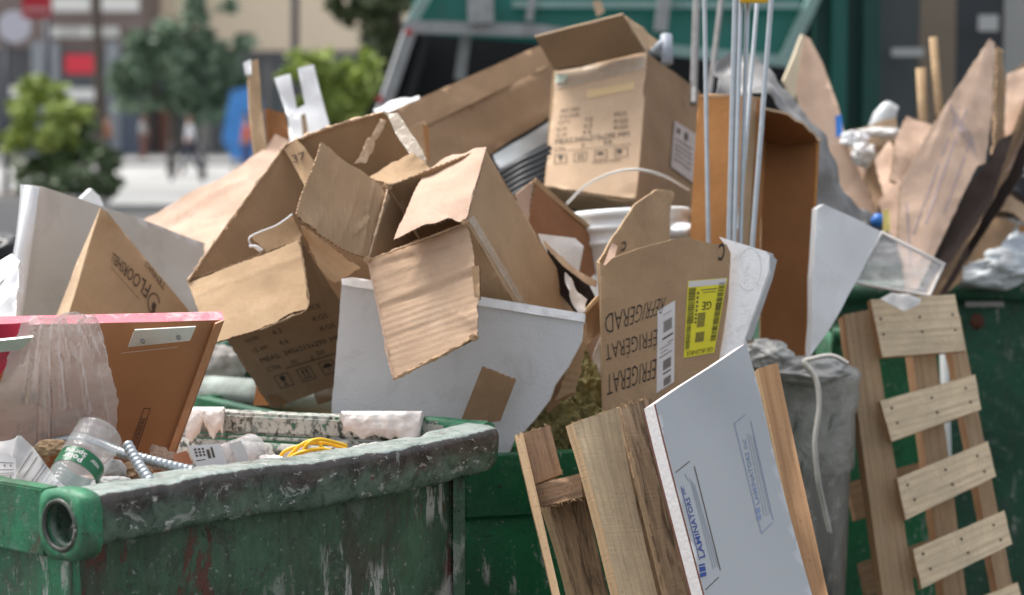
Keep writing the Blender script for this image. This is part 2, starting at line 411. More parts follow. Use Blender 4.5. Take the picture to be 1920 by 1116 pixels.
def rimpaint():
    n = NT('worn_skylit_rim_paint'); ob = n.tc.outputs['Object']; sx = n.n.new('ShaderNodeSeparateXYZ'); n.l.new(n.tc.outputs['UV'], sx.inputs[0]); v = sx.outputs[1]
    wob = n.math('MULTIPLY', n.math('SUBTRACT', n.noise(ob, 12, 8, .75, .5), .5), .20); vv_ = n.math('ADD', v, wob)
    top = n.math('MULTIPLY', n.ramp(vv_, .415, .43), n.ramp(vv_, .70, .74, (1, 1, 1), (0, 0, 0))); low = n.ramp(vv_, .285, .325, (1, 1, 1), (0, 0, 0))  # pale top, dark front: sky light and shade painted in along with the wear
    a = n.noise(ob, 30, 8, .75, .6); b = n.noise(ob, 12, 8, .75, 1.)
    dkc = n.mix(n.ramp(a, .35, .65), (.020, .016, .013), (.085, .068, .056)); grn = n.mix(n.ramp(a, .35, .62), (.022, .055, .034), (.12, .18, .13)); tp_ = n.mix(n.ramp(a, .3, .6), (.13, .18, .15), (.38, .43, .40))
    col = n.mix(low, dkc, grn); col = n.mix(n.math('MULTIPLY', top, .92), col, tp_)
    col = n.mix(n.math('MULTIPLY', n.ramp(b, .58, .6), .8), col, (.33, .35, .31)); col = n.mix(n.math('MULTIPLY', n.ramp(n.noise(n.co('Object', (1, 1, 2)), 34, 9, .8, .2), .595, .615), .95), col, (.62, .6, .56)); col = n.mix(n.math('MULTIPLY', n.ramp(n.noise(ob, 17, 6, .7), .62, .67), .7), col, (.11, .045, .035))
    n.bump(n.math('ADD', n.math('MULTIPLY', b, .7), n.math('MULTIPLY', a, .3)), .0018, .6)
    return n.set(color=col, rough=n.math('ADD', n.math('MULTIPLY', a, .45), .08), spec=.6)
def clear(name, c=(.9, .92, .92), alpha=.3, rough=.12, bump=.002, sc=30, milky=0., film=0.):
    n = NT(name); ob = n.tc.outputs['Object']
    f = n.noise(ob, sc, 5, .6, .3)
    n.bump(f, bump, .9)
    al = n.math('ADD', n.math('MULTIPLY', n.ramp(f, .3, .85), alpha*.8), alpha*.6+milky)
    if film:
        lw_ = n.n.new('ShaderNodeLayerWeight'); lw_.inputs['Blend'].default_value = .35; n.l.new([x for x in n.n if x.type == 'BUMP'][0].outputs[0], lw_.inputs['Normal']) if False else None
        al = n.math('ADD', al, n.math('MULTIPLY', lw_.outputs['Facing'], film))
    m = n.set(color=c, rough=rough, alpha=al, spec=.8); return m
def leafmat(name, c1, c2):
    n = NT(name); gi = n.n.new('ShaderNodeNewGeometry')
    col = n.mix(gi.outputs['Random Per Island'], c1, c2)
    return n.set(color=col, rough=.55, spec=.4)
# ------------------------------------------------------------------ material instances
KR = (.455, .305, .18)
cb = cardboard('kraft', KR); cb_y = cardboard('kraft_crossgrain', KR, axis='Y'); cb_w = cardboard('kraft_warm', (.49, .34, .205), .8)
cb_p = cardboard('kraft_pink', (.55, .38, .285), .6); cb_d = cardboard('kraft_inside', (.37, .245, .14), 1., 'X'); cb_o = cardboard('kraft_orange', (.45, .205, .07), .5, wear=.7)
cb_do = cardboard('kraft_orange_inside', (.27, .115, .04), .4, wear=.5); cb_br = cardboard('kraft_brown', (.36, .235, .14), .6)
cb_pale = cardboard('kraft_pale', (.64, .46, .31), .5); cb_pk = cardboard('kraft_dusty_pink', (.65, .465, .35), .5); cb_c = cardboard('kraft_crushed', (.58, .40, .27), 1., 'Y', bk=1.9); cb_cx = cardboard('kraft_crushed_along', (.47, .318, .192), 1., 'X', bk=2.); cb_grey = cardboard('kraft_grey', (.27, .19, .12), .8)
ce = cb_edge('board_edge', (.40, .27, .17)); ce_d = cb_edge('board_edge_dark', (.20, .12, .07))
ink = plain('black_ink', (.03, .025, .022), .7, .3, 90, 0); ink_soft = plain('faded_ink', (.11, .085, .065), .8, .3, 120, 0)
ink_br = plain('brown_ink', (.07, .04, .03), .8, .3, 90, 0); ink_blue = plain('blue_ink', (.035, .07, .27), .7, .25, 60, 0); ink_blue2 = plain('pale_blue_ink', (.22, .28, .42), .7, .2, 60, 0)
foam = plain('white_foam', (.86, .87, .88), .75, .05, 30, .0012, 260, dirt=.4, dirtc=(.45, .42, .38)); foam_face = plain('shaded_foam', (.56, .57, .575), .7, .06, 12, .0016, 170, dirt=.4, dirtc=(.36, .36, .34))  # foam_face: shaded face of white foam, painted as a greyer copy
white_p = plain('white_plastic', (.80, .81, .82), .35, .05, 8, .0008, 30, dirt=.35, dirtc=(.55, .52, .47)); paper = plain('white_paper', (.74, .72, .70), .85, .06, 20, .0012, 60, dirt=.25, dirtc=(.5, .46, .42))
plaster = plain('plaster', (.74, .71, .68), .85, .06, 22, .003, 45, dirt=.4, dirtc=(.45, .4, .36))
offwhite = plain('offwhite_board', (.64, .62, .59), .7, .06, 10, .0008, 80, dirt=.3, dirtc=(.36, .33, .29))
galv = plain('galvanised_steel', (.42, .45, .47), .38, .2, 30, .0003, 120, metal=.75, dirt=.3, dirtc=(.3, .3, .29)); steel_d = plain('dull_steel', (.27, .26, .25), .42, .25, 25, .0006, 120, metal=.7, dirt=.4)
bright_m = plain('brushed_metal', (.62, .61, .57), .35, .1, 40, .0003, 200, metal=.6)
red = plain('red_laminate', (.50, .03, .07), .4, .12, 20, .0004, 90); pink = plain('worn_pink_edge', (.62, .16, .2), .6, .3, 25, .0015, 90, dirt=.75, dirtc=(.75, .66, .64))
pwood = wood('pallet_pine', (.45, .315, .19), (.34, .225, .125), 'X', .25, .15, saw=.6); pwood_x = wood('pallet_slat_pine', (.78, .64, .44), (.64, .50, .33), 'X', .35, .12, saw=.5)
owood = wood('weathered_plank', (.74, .57, .36), (.60, .44, .26), 'X', .35, .15, saw=.35); dwood = wood('mouldy_plank', (.62, .44, .275), (.50, .34, .2), 'X', .2, .75, saw=.4); rwood = wood('rough_brown_board', (.46, .29, .175), (.34, .20, .115), 'X', .15, .3, saw=.5)
swood = wood('pale_sawn_edge', (.60, .42, .25), (.5, .33, .18), 'X', .1, .1, saw=.5)
stud = wood('softwood_stud', (.50, .30, .16), (.40, .22, .11), 'X', .05, .05)
brownboard = plain('brown_hardboard', (.36, .165, .07), .38, .13, 5, .0008, 60, dirt=.35, dirtc=(.22, .1, .05), spec=.5)
green_a = paint('worn_green_paint', (.052, .120, .066), .8, 1.15, 1.); green_side = paint('scratched_lit_green_paint', (.035, .22, .105), .55, .5, .6, .4)  # side face's brighter base green paints in the light from the left
green_rim = paint('scuffed_rim_paint', (.075, .085, .068), .9, .62, .3, .9, .36, False); green_b = paint('bright_green_paint', (.006, .125, .045), .15, .22, .1, 1.3, .35)
green_c = paint('deep_green_paint', (.008, .075, .038), .25, .1, .1, 2.1, .5)
def splatter():
    n = NT('splattered_inside_paint'); ob = n.tc.outputs['Object']
    a = n.noise(n.co('Object', (1, 1, .6)), 60, 8, .7, .15); b = n.noise(ob, 34, 6, .7, .1); c = n.noise(ob, 11, 3, .5)
    col = n.mix(n.ramp(a, .44, .5), (.045, .05, .04), (.52, .51, .46)); col = n.mix(n.ramp(b, .57, .62), col, (.035, .16, .09)); col = n.mix(n.math('MULTIPLY', n.ramp(c, .55, .65), .4), col, (.4, .46, .42))
    n.bump(n.math('ADD', a, b), .003); return n.set(color=col, rough=.6)
splat = splatter()
film = clear('plastic_film', (.86, .81, .80), .22, .18, .003, 16, .0, film=.75); film2 = clear('clear_tub', (.8, .78, .78), .4, .2, .003, 40, .02)
pet = clear('clear_bottle_plastic', (.9, .92, .92), .10, .05, .001, 60, .02); tray = clear('clear_tray_plastic', (.85, .83, .82), .25, .15, .004, 45, .0)
tape = clear('clear_packing_tape', (.62, .53, .42), .45, .12, .003, 50, .15); tape_b = clear('brown_packing_tape', (.26, .15, .08), .6, .2, .002, 40, .35)
grey_pl = plain('grey_sheeting', (.24, .235, .23), .4, .3, 7, .006, 22, dirt=.4, dirtc=(.12, .11, .1)); black_pl = plain('black_ribbed_plastic', (.03, .032, .035), .45, .2, 10, .001, 40)
liner = clear('cloudy_bin_liner', (.42, .41, .38), .8, .3, .008, 12, .3)
cream = plain('cream_edge', (.66, .56, .40), .8, .08, 20); blue_t = plain('blue_tape', (.03, .17, .55), .5, .1, 20); yell = plain('yellow_plastic', (.85, .52, .03), .42, .1, 15); yell_l = plain('yellow_label', (.80, .72, .04), .55, .06, 30, 0)
lab = plain('white_label_paper', (.70, .67, .65), .6, .04, 30, .0003, 60); dark = plain('dark_void', (.015, .013, .012), .9, .2, 8)
green_l = plain('green_label_film', (.015, .13, .055), .35, .25, 60, .0004, 80); rag_m = plain('grey_rag', (.5, .48, .45), .9, .15, 16, .003, 40, dirt=.5, dirtc=(.25, .23, .2))
rope_m = plain('grey_strap', (.50, .48, .44), .85, .12, 40, .001, 160); black_box = cardboard('dark_gap_board', (.022, .012, .009), .4); rimp = rimpaint()  # near-black board: darkness of the gaps between sheets put into its colour

G = 'waste thrown in the containers'
# ------------------------------------------------------------------ ground
gp = bpy.data.materials
def ground_mat(name, c, var, sc):
    n = NT(name); ob = n.tc.outputs['Object']; col = n.mix(n.noise(ob, sc, 8, .65), k3(c, 1-var), k3(c, 1+var)); col = n.mix(n.ramp(n.noise(ob, sc*22, 2), .45, .7), col, k3(c, .75)); n.bump(n.noise(ob, 60, 3), .003); return n.set(color=col, rough=.9)
asph = ground_mat('asphalt', (.065, .063, .06), .25, .5); conc = ground_mat('pale_concrete', (.40, .395, .385), .1, .2); conc2 = ground_mat('grey_concrete', (.30, .30, .29), .15, .3)
def sheet(name, x0, x1, y0, y1, z, m):
    o = mk(name, [(x0, y0, z), (x1, y0, z), (x1, y1, z), (x0, y1, z)], [(0, 1, 2, 3)], m); o['kind'] = 'structure'; return o
sheet('ground', -400, 400, -60, 900, -.004, asph)
def kerbed(name, x0, x1, y0, y1, z, m):
    o = wbox(name, x0, x1, y0, y1, -.003, z, m); o['kind'] = 'structure'; return o
kerbed('pavement', -30, 30, 38.5, 52.5, .13, conc2); sheet('road', -120, 120, 53, 73, .004, conc); kerbed('far_pavement', -60, 60, 73.5, 92, .13, conc2)
sheet('road_marking', -60, 60, 60.2, 60.6, .009, plain('faded_line_paint', (.6, .6, .57), .7))

# ------------------------------------------------------------------ green container A (near, left)
def dent(p, s=9, a=.006): return a*noise.noise(Vector(p)*s)
A0 = Vector((-.700, 3.386, 1.06)); A1 = Vector((-.046, 4.18, 1.06)); aD = (A1-A0).normalized(); aN = Vector((-.772, .636, 0)).normalized()
A2 = A1+Vector((-.606, .21, 0)).normalized()*1.0; A3 = A0+aN*1.0
dA = thing('waste_container', 'scuffed green waste container nearest the camera with dented pipe rim and plaster smears', 'dumpster', ((A0+A2)/2).to_2d().to_3d(), 'green steel waste containers')
def wall_between(name, a, b, z0, z1, mat, parent, t=.006, off=0., amp=.005, n_=40, m_=30, lean=0.):
    a = Vector((a[0], a[1], 0)); b = Vector((b[0], b[1], 0)); d = (b-a); L = d.length; d.normalize(); nn = Vector((d.y, -d.x, 0)); V, F, U = [], [], []
    for side in (0, 1):
        for j in range(m_+1):
            for i in range(n_+1):
                p = a+d*L*i/n_; z = z0+(z1-z0)*j/m_; k = dent((p.x, p.y, z), 6, amp)+dent((p.x, p.y, z), 22, amp*.25)
                V.append(p+nn*(off+k-side*t+lean*(z-z0))+Vector((0, 0, z))); U.append((L*i/n_, z))
    W_ = n_+1; O = W_*(m_+1)
    for j in range(m_):
        for i in range(n_):
            q = [j*W_+i, j*W_+i+1, (j+1)*W_+i+1, (j+1)*W_+i]; F.append(q); F.append([O+k for k in reversed(q)])
    for i in range(n_): F.append([m_*W_+i, m_*W_+i+1, O+m_*W_+i+1, O+m_*W_+i]); F.append([O+i, O+i+1, i+1, i])
    for j in range(m_): F.append([j*W_, (j+1)*W_, O+(j+1)*W_, O+j*W_]); F.append([O+j*W_+n_, O+(j+1)*W_+n_, (j+1)*W_+n_, j*W_+n_])
    return mk(name, V, F, mat, parent, smooth=[True]*(2*n_*m_)+[False]*(len(F)-2*n_*m_), uv=U)
w0 = A0+aD*.02; w1 = A0+aD*.955
wall_between('front_wall', w0, w1, .06, 1.05, green_a, dA, amp=.009, off=-.012, n_=90, m_=80)
wall_between('side_wall', A3, w0, .06, 1.02, green_side, dA, amp=.006, off=-.004)
wall_between('end_wall', w1+aN*.10, A2+aN*.05, .06, 1.05, splat, dA, amp=.004)
wall_between('back_wall', A2, A3, .06, 1.06, splat, dA)
hexa('floor_plate', [Vector((p.x, p.y, z)) for z in (.05, .065) for p in (A0, A1, A2, A3)], green_a, dA)
# corner post under the pipe
tube('corner_post', [w1-aD*.012+Vector((0, 0, z-1.06)) for z in (1.02, .7, .4, .06)], .011, green_a, dA, prof=[(1, 1), (-1, 1), (-1, -1), (1, -1)], sides=4, smooth=False)
# rim pipe: rounded square, beaten
def pf(k, n_=28):
    a = 2*PI*k/n_; c, s = math.cos(a), math.sin(a); e = .36
    return (abs(c)**e*math.copysign(1, c), abs(s)**e*math.copysign(1, s))
pn = 110; L_ = (A1-A0).length+.0
pipe_path = [A0+aD*(L_*i/pn) for i in range(pn+1)]+[A1+aD*.012+aN*.0]
V, F, U = [], [], []; ns = 28
sag = lambda f: .006*math.sin(f*PI*2.2)+.004*noise.noise(Vector((f*9, 0, 3)))
for i, p in enumerate(pipe_path):
    f = i/pn; rr = .044*((.93, .80, .55, .3)[min(3, i-(pn-2))] if i > pn-3 else 1.)
    for k in range(ns):
        u_, v_ = pf(k); q = p+aN*(-u_*rr)+Vector((0, 0, v_*rr+.003+sag(f)))
        m_ = 1+.018*noise.noise(q*7)+.008*noise.noise(q*42)+.004*noise.noise(q*95)-.22*max(0, noise.noise(q*14+Vector((5, 2, 1)))-.25); q = p+(q-p)*m_; V.append(q); U.append((f, ((k/ns-.7) % 1.)))
for i in range(len(pipe_path)-1):
    for k in range(ns): F.append([i*ns+k, i*ns+(k+1) % ns, (i+1)*ns+(k+1) % ns, (i+1)*ns+k])
F.append([(len(pipe_path)-1)*ns+k for k in range(ns)])
nin = len(V)                                            # open end: inner bore
for dep in (0, .02, .16):
    for k in range(ns):
        a = 2*PI*k/ns; V.append(A0+aD*(dep-.001)+aN*(-math.cos(a)*.033)+Vector((0, 0, math.sin(a)*.033+.004))); U.append((0, 0))
for k in range(ns):
    k2 = (k+1) % ns; F.append([k2, k, nin+k, nin+k2]); F.append([nin+k2, nin+k, nin+ns+k, nin+ns+k2]); F.append([nin+ns+k2, nin+ns+k, nin+2*ns+k, nin+2*ns+k2])
F.append([nin+2*ns+k for k in range(ns)])
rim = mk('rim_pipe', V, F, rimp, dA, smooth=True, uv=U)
V, F = [], []; K = 48
for dep in (-.006, .030):
    for rad, e_ in ((.0365, 1.), (.0405, 1.), (.0560, .55)):
        for k in range(K):
            an = 2*PI*k/K; c_, s_ = math.cos(an), math.sin(an); x_, z_ = abs(c_)**e_*math.copysign(1, c_), abs(s_)**e_*math.copysign(1, s_)
            lip = -.005 if rad == .0405 and dep < 0 else 0; j_ = 1+.03*noise.noise(Vector((x_*3, z_*3, rad*90)))
            V.append(A0+aD*(dep+lip)-aN*(x_*rad*j_)+Vector((0, 0, z_*rad*j_+.001)))
for k in range(K):
    k2 = (k+1) % K
    for r_ in (0, 1): F.append([r_*K+k, r_*K+k2, (r_+1)*K+k2, (r_+1)*K+k]); F.append([(r_+4)*K+k, (r_+4)*K+k2, (r_+3)*K+k2, (r_+3)*K+k])
    F.append([2*K+k, 2*K+k2, 5*K+k2, 5*K+k]); F.append([K*0+k2, k, 3*K+k, 3*K+k2])
mk('pipe_collar', V, F, green_side, dA, smooth=True)
tube('pipe_lip', [A0-aD*.009+aN*(-math.cos(2*PI*k/32)*.0385)+Vector((0, 0, math.sin(2*PI*k/32)*.0385+.001)) for k in range(33)], .0045, green_rim, dA, sides=8, rfun=lambda L, a: 1+.5*noise.noise(Vector((L*60, a, 0))))
blob('rubble_in_pipe', A0+aD*.05+aN*.012+Vector((0, 0, -.012)), (.02, .02, .018), plaster, dA, amp=.3, sub=3)
# side channel beside the pipe end
c0, c1 = A0+aN*.047, A3
hexa('side_channel', [Vector((q.x, q.y, z)) for z in (1.004, 1.113) for q in (c0-aD*.004, c0+aD*.03, c1+aD*.055, c1-aD*.004)], green_side, dA, .003)
# far rim flange
r0, r1 = A1+Vector((-.01, .03, .0)), A2
rd = (r1-r0).normalized(); rn = Vector((-rd.y, rd.x, 0))
if rn.y < 0: rn = -rn
hexa('far_rim', [Vector((q.x, q.y, z)) for z in (1.06, 1.103) for q in (r0-rn*.004, r1-rn*.004, r1+rn*.05, r0+rn*.05)], splat, dA, .006)
hexa('inner_flange', [Vector((q.x, q.y, z)) for z in (1.052, 1.058) for q in (r0-rn*.014, r1-rn*.014, r1+rn*.0, r0+rn*.0)], splat, dA, .002)
tube('rim_corner', smooth_path([A1+aD*.0+Vector((0, 0, .03)), A1+aD*.0+aN*.05+Vector((0, 0, .032)), r0+rd*.1+Vector((0, .02, .035)), r0+rd*.2+Vector((0, .02, .033))]), lambda f: .022-.01*f, green_side, dA, sides=12)
# plaster smears: drips hanging on the inside of the far rim
def smear(px0, px1, ytop, ybot, d0, d1, seed):
    rnd = random.Random(seed); n_ = 34; m_ = 14; V, F = [], []
    for j in range(m_+1):
        for i in range(n_+1):
            f = i/n_; px = px0+(px1-px0)*f
            dr = .62+.75*noise.noise(Vector((f*3.1, seed, 0)))+.10*noise.noise(Vector((f*14, seed, 4))); yb = ytop+(ybot-ytop)*min(1, max(.2, dr))
            if i in (0, n_): yb = ytop+3
            g = j/m_; py = ytop+(yb-ytop)*g; th = .010*math.sin(PI*min(1, g*1.02+.02))**.5*(.4+.6*math.sin(PI*f)**.3)+.004*noise.noise(Vector((px*.06, py*.06, seed)))
            if i in (0, n_): px += 7*noise.noise(Vector((j*.35, seed, i))); py -= 1
            if j == 0: py += 5*noise.noise(Vector((f*9, seed, 7)))
            V.append(P(px, py, d0+(d1-d0)*f-.002-max(.0, th)-.006*abs(noise.noise(Vector((f*12+g*3, g*5, seed))))))
    for j in range(m_):
        for i in range(n_): a = j*(n_+1)+i; F.append([a, a+1, a+n_+2, a+n_+1])
    n0 = len(V); top = [P(px0+(px1-px0)*i/n_, ytop-3, d0+(d1-d0)*i/n_+.05) for i in range(n_+1)]; V += top
    for i in range(n_): F.append([i+1, i, n0+i, n0+i+1])
    return mk('plaster_smear', V, F, plaster, dA, smooth=True)
def rimd(px):                                           # distance of the far rim's inner face at a px column
    r = ray(px, 780); nn = Vector((rd.y, -rd.x, 0)); p0 = r0-rn*.004; return (p0-CAMP).dot(nn)/r.dot(nn)
smear(346, 420, 766, 850, rimd(346)-.02, rimd(420)-.02, 3)
smear(640, 792, 774, 850, rimd(640)-.02, rimd(792)-.02, 8)
# ------------------------------------------------------------------ container B behind (holds the pile)
zB = 1.02
b0 = P(862, 600, 4.36); b1 = P(1440, 600, 4.56); b3 = PZ(372, 742, zB)
b0, b1, b3 = [Vector((q.x, q.y, 0)) for q in (b0, b1, b3)]; b2 = b1+(b3-b0)
dB = thing('waste_container', 'bright green waste container half hidden behind the nearest one under the open cartons', 'dumpster', (b0+b2)/2, 'green steel waste containers')
wall_between('front_wall', b0, b1, .06, .90, green_b, dB, amp=.002); wall_between('side_wall', b3, b0, .06, .90, green_b, dB); wall_between('end_wall', b1, b2, .06, .90, green_b, dB); wall_between('back_wall', b2, b3, .06, .9, green_b, dB)
for nm, p, q in (('rim_band', b0, b1), ('rim_band', b3, b0), ('rim_band', b1, b2), ('rim_band', b2, b3)):
    wall_between(nm, p, q, .895, zB, green_b, dB, off=.014, t=.03, amp=.002)
hexa('floor_plate', [Vector((p.x, p.y, z)) for z in (.05, .065) for p in (b0, b1, b2, b3)], green_b, dB)
bp = P(1010, 950, 4.44)
tube('bolt', [bp+Vector((0, -.03, 0)), bp+Vector((0, .03, 0))], .009, steel_d, dB, sides=6, smooth=False)
tube('lid_rod', [b3+(b0-b3)*.02+Vector((0, .1, zB+.005)), b3+(b0-b3)*.5+Vector((.1, .2, zB+.02))], .035, plain('pale_green_worn_metal', (.35, .40, .36), .6, .3, 14, .002, dirt=.6), dB)
# ------------------------------------------------------------------ container C (right, far)
zC = None
c0_ = P(1500, 560, 6.3); c1_ = P(2250, 560, 6.3)
zc = P(1850, 545, 6.3).z
dC = thing('waste_container', 'dark green steel waste container at the right edge behind the pallet', 'dumpster', (1.8, 7.0, 0), 'green steel waste containers')
cA = (c0_.x, c0_.y); cB_ = (c1_.x, c1_.y)
wall_between('front_wall', cA, cB_, .06, zc, green_c, dC, amp=.004); wall_between('side_wall', (cA[0], cA[1]+1.2), cA, .06, zc, green_c, dC); wall_between('end_wall', cB_, (cB_[0], cB_[1]+1.2), .06, zc, green_c, dC); wall_between('back_wall', (cB_[0], cB_[1]+1.2), (cA[0], cA[1]+1.2), .06, zc, green_c, dC)
tube('rim_bar', [(cA[0], cA[1]-.02, zc), (cB_[0], cB_[1]-.02, zc)], .03, green_c, dC, sides=12)
kn = P(1832, 603, 6.25); blob('rust_boss', kn, (.02, .02, .024), plain('rust', (.10, .035, .02), .8), dC, amp=.1, sub=3)
hexa('latch_bar', [kn+Vector(q) for q in ((-.03, .02, .04), (.08, .02, .04), (.08, .045, .04), (-.03, .045, .04), (-.03, .02, .055), (.08, .02, .055), (.08, .045, .055), (-.03, .045, .055))], steel_d, dC)
hexa('floor_plate', [Vector(q) for q in ((cA[0], cA[1], .05), (cB_[0], cB_[1], .05), (cB_[0], cB_[1]+1.2, .05), (cA[0], cA[1]+1.2, .05), (cA[0], cA[1], .07), (cB_[0], cB_[1], .07), (cB_[0], cB_[1]+1.2, .07), (cA[0], cA[1]+1.2, .07))], green_c, dC)
dD = thing('waste_container', 'bright green waste container glimpsed through the left gaps of the right pallet', 'dumpster', (1.1, 6.0, 0), 'green steel waste containers')
g0, g1 = P(1560, 600, 5.85), P(1762, 600, 5.85); gz = P(1600, 628, 5.85).z
gA, gB, gC, gD_ = (g0.x, g0.y), (g1.x, g1.y), (g1.x, g1.y+.3), (g0.x, g0.y+.3)
for nm, p, q in (('front_wall', gA, gB), ('side_wall', gD_, gA), ('end_wall', gB, gC), ('back_wall', gC, gD_)): wall_between(nm, p, q, .06, gz, green_b, dD, amp=.002)
tube('rim_bar', [(gA[0], gA[1]-.01, gz), (gB[0], gB[1]-.01, gz)], .02, green_b, dD, sides=10); tag(tube('pale_downpipe', [P(1768, 600, 5.8), P(1776, 860, 5.75), P(1790, 1300, 5.7)], .012, plain('pale_strip', (.5, .52, .5), .5), None, sides=8), 'pale grey strip hanging behind the middle of the right pallet', 'strip')
# ------------------------------------------------------------------ loose rubbish filling the containers
def heap(name, poly, z, amp, mat, n_=50, seed=1, fs=7.):
    p = [Vector(q) for q in poly]; V, F = [], []
    for j in range(n_+1):
        for i in range(n_+1):
            s, t_ = i/n_, j/n_; q = (p[0]*(1-s)+p[1]*s)*(1-t_)+(p[3]*(1-s)+p[2]*s)*t_
            h = amp*(abs(noise.noise(Vector((q.x*fs, q.y*fs, seed))))*1.5+.5*noise.noise(Vector((q.x*fs*3.3, q.y*fs*3.3, seed)))); V.append(Vector((q.x, q.y, z+h)))
    for j in range(n_):
        for i in range(n_): a = j*(n_+1)+i; F.append([a, a+1, a+n_+2, a+n_+1])
    o = mk(name, V, F, mat, None, smooth=False); o['kind'] = 'stuff'; o['label'] = 'loose crumpled waste filling the container'; return o
def inset(ps, k):
    c = sum(ps, Vector((0, 0, 0)))/len(ps); return [p+(c-p)*k for p in ps]
heap('loose_waste', [Vector((q.x, q.y, 0)) for q in inset([A0, A1, A2, A3], .07)], .955, .05, cb_p, 60, 5, 16)
heap('loose_waste', inset([b0, b1, b2, b3], .08), .80, .15, cb_br, 60, 9, 6)
heap('loose_waste', [Vector(q) for q in ((cA[0]+.1, cA[1]+.1, 0), (cB_[0]-.1, cA[1]+.1, 0), (cB_[0]-.1, cA[1]+1.1, 0), (cA[0]+.1, cA[1]+1.1, 0))], zc-.25, .15, cb_br, 50, 12, 6)

# ------------------------------------------------------------------ items in container A
t = thing('hardboard_panel', 'brown hardboard panel with worn pink top edge and a screwed metal strip', 'panel', P(250, 850, 3.98))
pf_ = panel('board', [(-60, 612, 3.72), (421, 600, 3.86), (318, 885, 3.99), (-60, 900, None)], brownboard, t, t=.03, crump=.0008, edge=pink, u=(0, 1))
panel('side_edging', [(404, 608, 3.845), (420, 601, 3.852), (318, 872, 3.98), (306, 872, 3.975)], plain('amber_edge', (.42, .2, .09), .45), t, t=.004, crump=0)
ms = panel('metal_strip', [(253, 619, 3.785), (367, 613, 3.82), (356, 639, 3.83), (240, 651, 3.80)], bright_m, t, t=.003, crump=.0003, edge=bright_m)
for q in ((268, 641), (335, 634)):
    c = on(ms, *q, .003); blob('screw', c, (.0038, .0038, .0038), steel_d, ms, amp=.1, sub=2)
ppolys(pf_, [line((.02, .5), (.98, .46), .5)], [(225, 664), (335, 652), (335, 649), (225, 661)], plain('scuff', (.55, .4, .33), .6), name='scuff_mark')
ppolys(pf_, outline(0, 0, 1, 1, .02, .1)+[line((.08+.03*i, .2), (.10+.03*i+.01*(i % 3), .75), .012) for i in range(22)], [(242, 843), (270, 765), (283, 766), (256, 846)], ink_br, name='printed_stamp')
hw = [[(0, .2), (.02, .9), (.10, .8)], [(.0, .55), (.07, .5)], [(.14, .1), (.19, .8), (.24, .1)], [(.16, .4), (.23, .4)], [(.36, .75), (.29, .6), (.29, .3), (.37, .15)], [(.42, .1), (.43, .75), (.5, .45), (.42, .4)], [(.56, .1), (.6, .95)], [(.66, .1), (.68, 1.)], [(.54, .5), (.72, .6)], [(.76, .5), (.84, .8), (.86, .2), (.77, .25), (.77, .5)]]
def strokes(hw, wd): return [line(a, b, wd) for s in hw for a, b in zip(s[:-1], s[1:])]
ppolys(pf_, strokes(hw, .02), [(30, 822), (178, 805), (182, 770), (34, 788)], ink_soft, name='handwriting', sub=1)
ppolys(pf_, strokes(hw[:5], .03), [(40, 766), (140, 738), (138, 712), (40, 735)], ink_soft, name='handwriting', sub=1)
t = thing('red_folder', 'glossy red board with a grey metal edge at the left margin', 'board', P(0, 720, 3.66))
panel('red_face', [(-60, 612, 3.60), (54, 604, 3.63), (50, 640, 3.65), (0, 705, 3.69), (-60, 790, 3.69)], red, t, t=.012, crump=.0006, edge=pink)
panel('grey_strip', [(-60, 645, 3.595), (62, 632, 3.61), (40, 656, 3.62), (-60, 668, 3.61)], bright_m, t, t=.004, crump=.0004)
ps = panel('plastic_sheet', [(40, 604, 3.585), (78, 593, 3.60), (150, 587, 3.64), (184, 600, 3.68), (196, 640, 3.71), (205, 690, 3.74), (222, 748, 3.78), (218, 812, 3.82), (150, 836, 3.84), (60, 842, 3.82), (-20, 850, 3.80), (-20, 770, 3.74), (10, 690, 3.66)], film, None, t=.0004, grid=.0035, crump=.004, cs=8, fine=.0006, rag=.003,
      creases=[((60, 614), (42, 680), 0.0043, 0.0033), ((65, 609), (47, 760), -0.0064, 0.0029), ((70, 599), (53, 760), 0.0056, 0.0031), ((75, 614), (70, 830), -0.0060, 0.0034), ((80, 603), (77, 760), -0.0057, 0.0033), ((86, 599), (72, 680), 0.0047, 0.0023), ((91, 603), (88, 830), 0.0062, 0.0035), ((96, 604), (96, 830), -0.0072, 0.0025), ((101, 615), (116, 680), -0.0069, 0.0027), ((106, 605), (116, 760), 0.0061, 0.0032), ((112, 605), (127, 760), -0.0063, 0.0034), ((117, 605), (138, 680), -0.0073, 0.0033), ((122, 608), (150, 760), -0.0052, 0.0032), ((127, 607), (158, 830), 0.0065, 0.0026), ((132, 605), (165, 760), 0.0065, 0.0021), ((138, 610), (176, 680), 0.0044, 0.0029), ((143, 607), (170, 830), 0.0070, 0.0022), ((148, 612), (183, 680), -0.0076, 0.0031), ((153, 603), (188, 680), 0.0041, 0.0022), ((158, 596), (197, 680), -0.0050, 0.0032), ((164, 599), (208, 830), 0.0055, 0.0021), ((169, 599), (234, 680), 0.0054, 0.0029), ((174, 598), (238, 760), -0.0041, 0.0027), ((179, 610), (248, 760), -0.0074, 0.0031), ((184, 600), (251, 830), 0.0053, 0.0022), ((190, 613), (260, 680), 0.0063, 0.0026)])
tag(ps, 'crinkled translucent plastic film draped over the pink edged hardboard panel', 'plastic film')
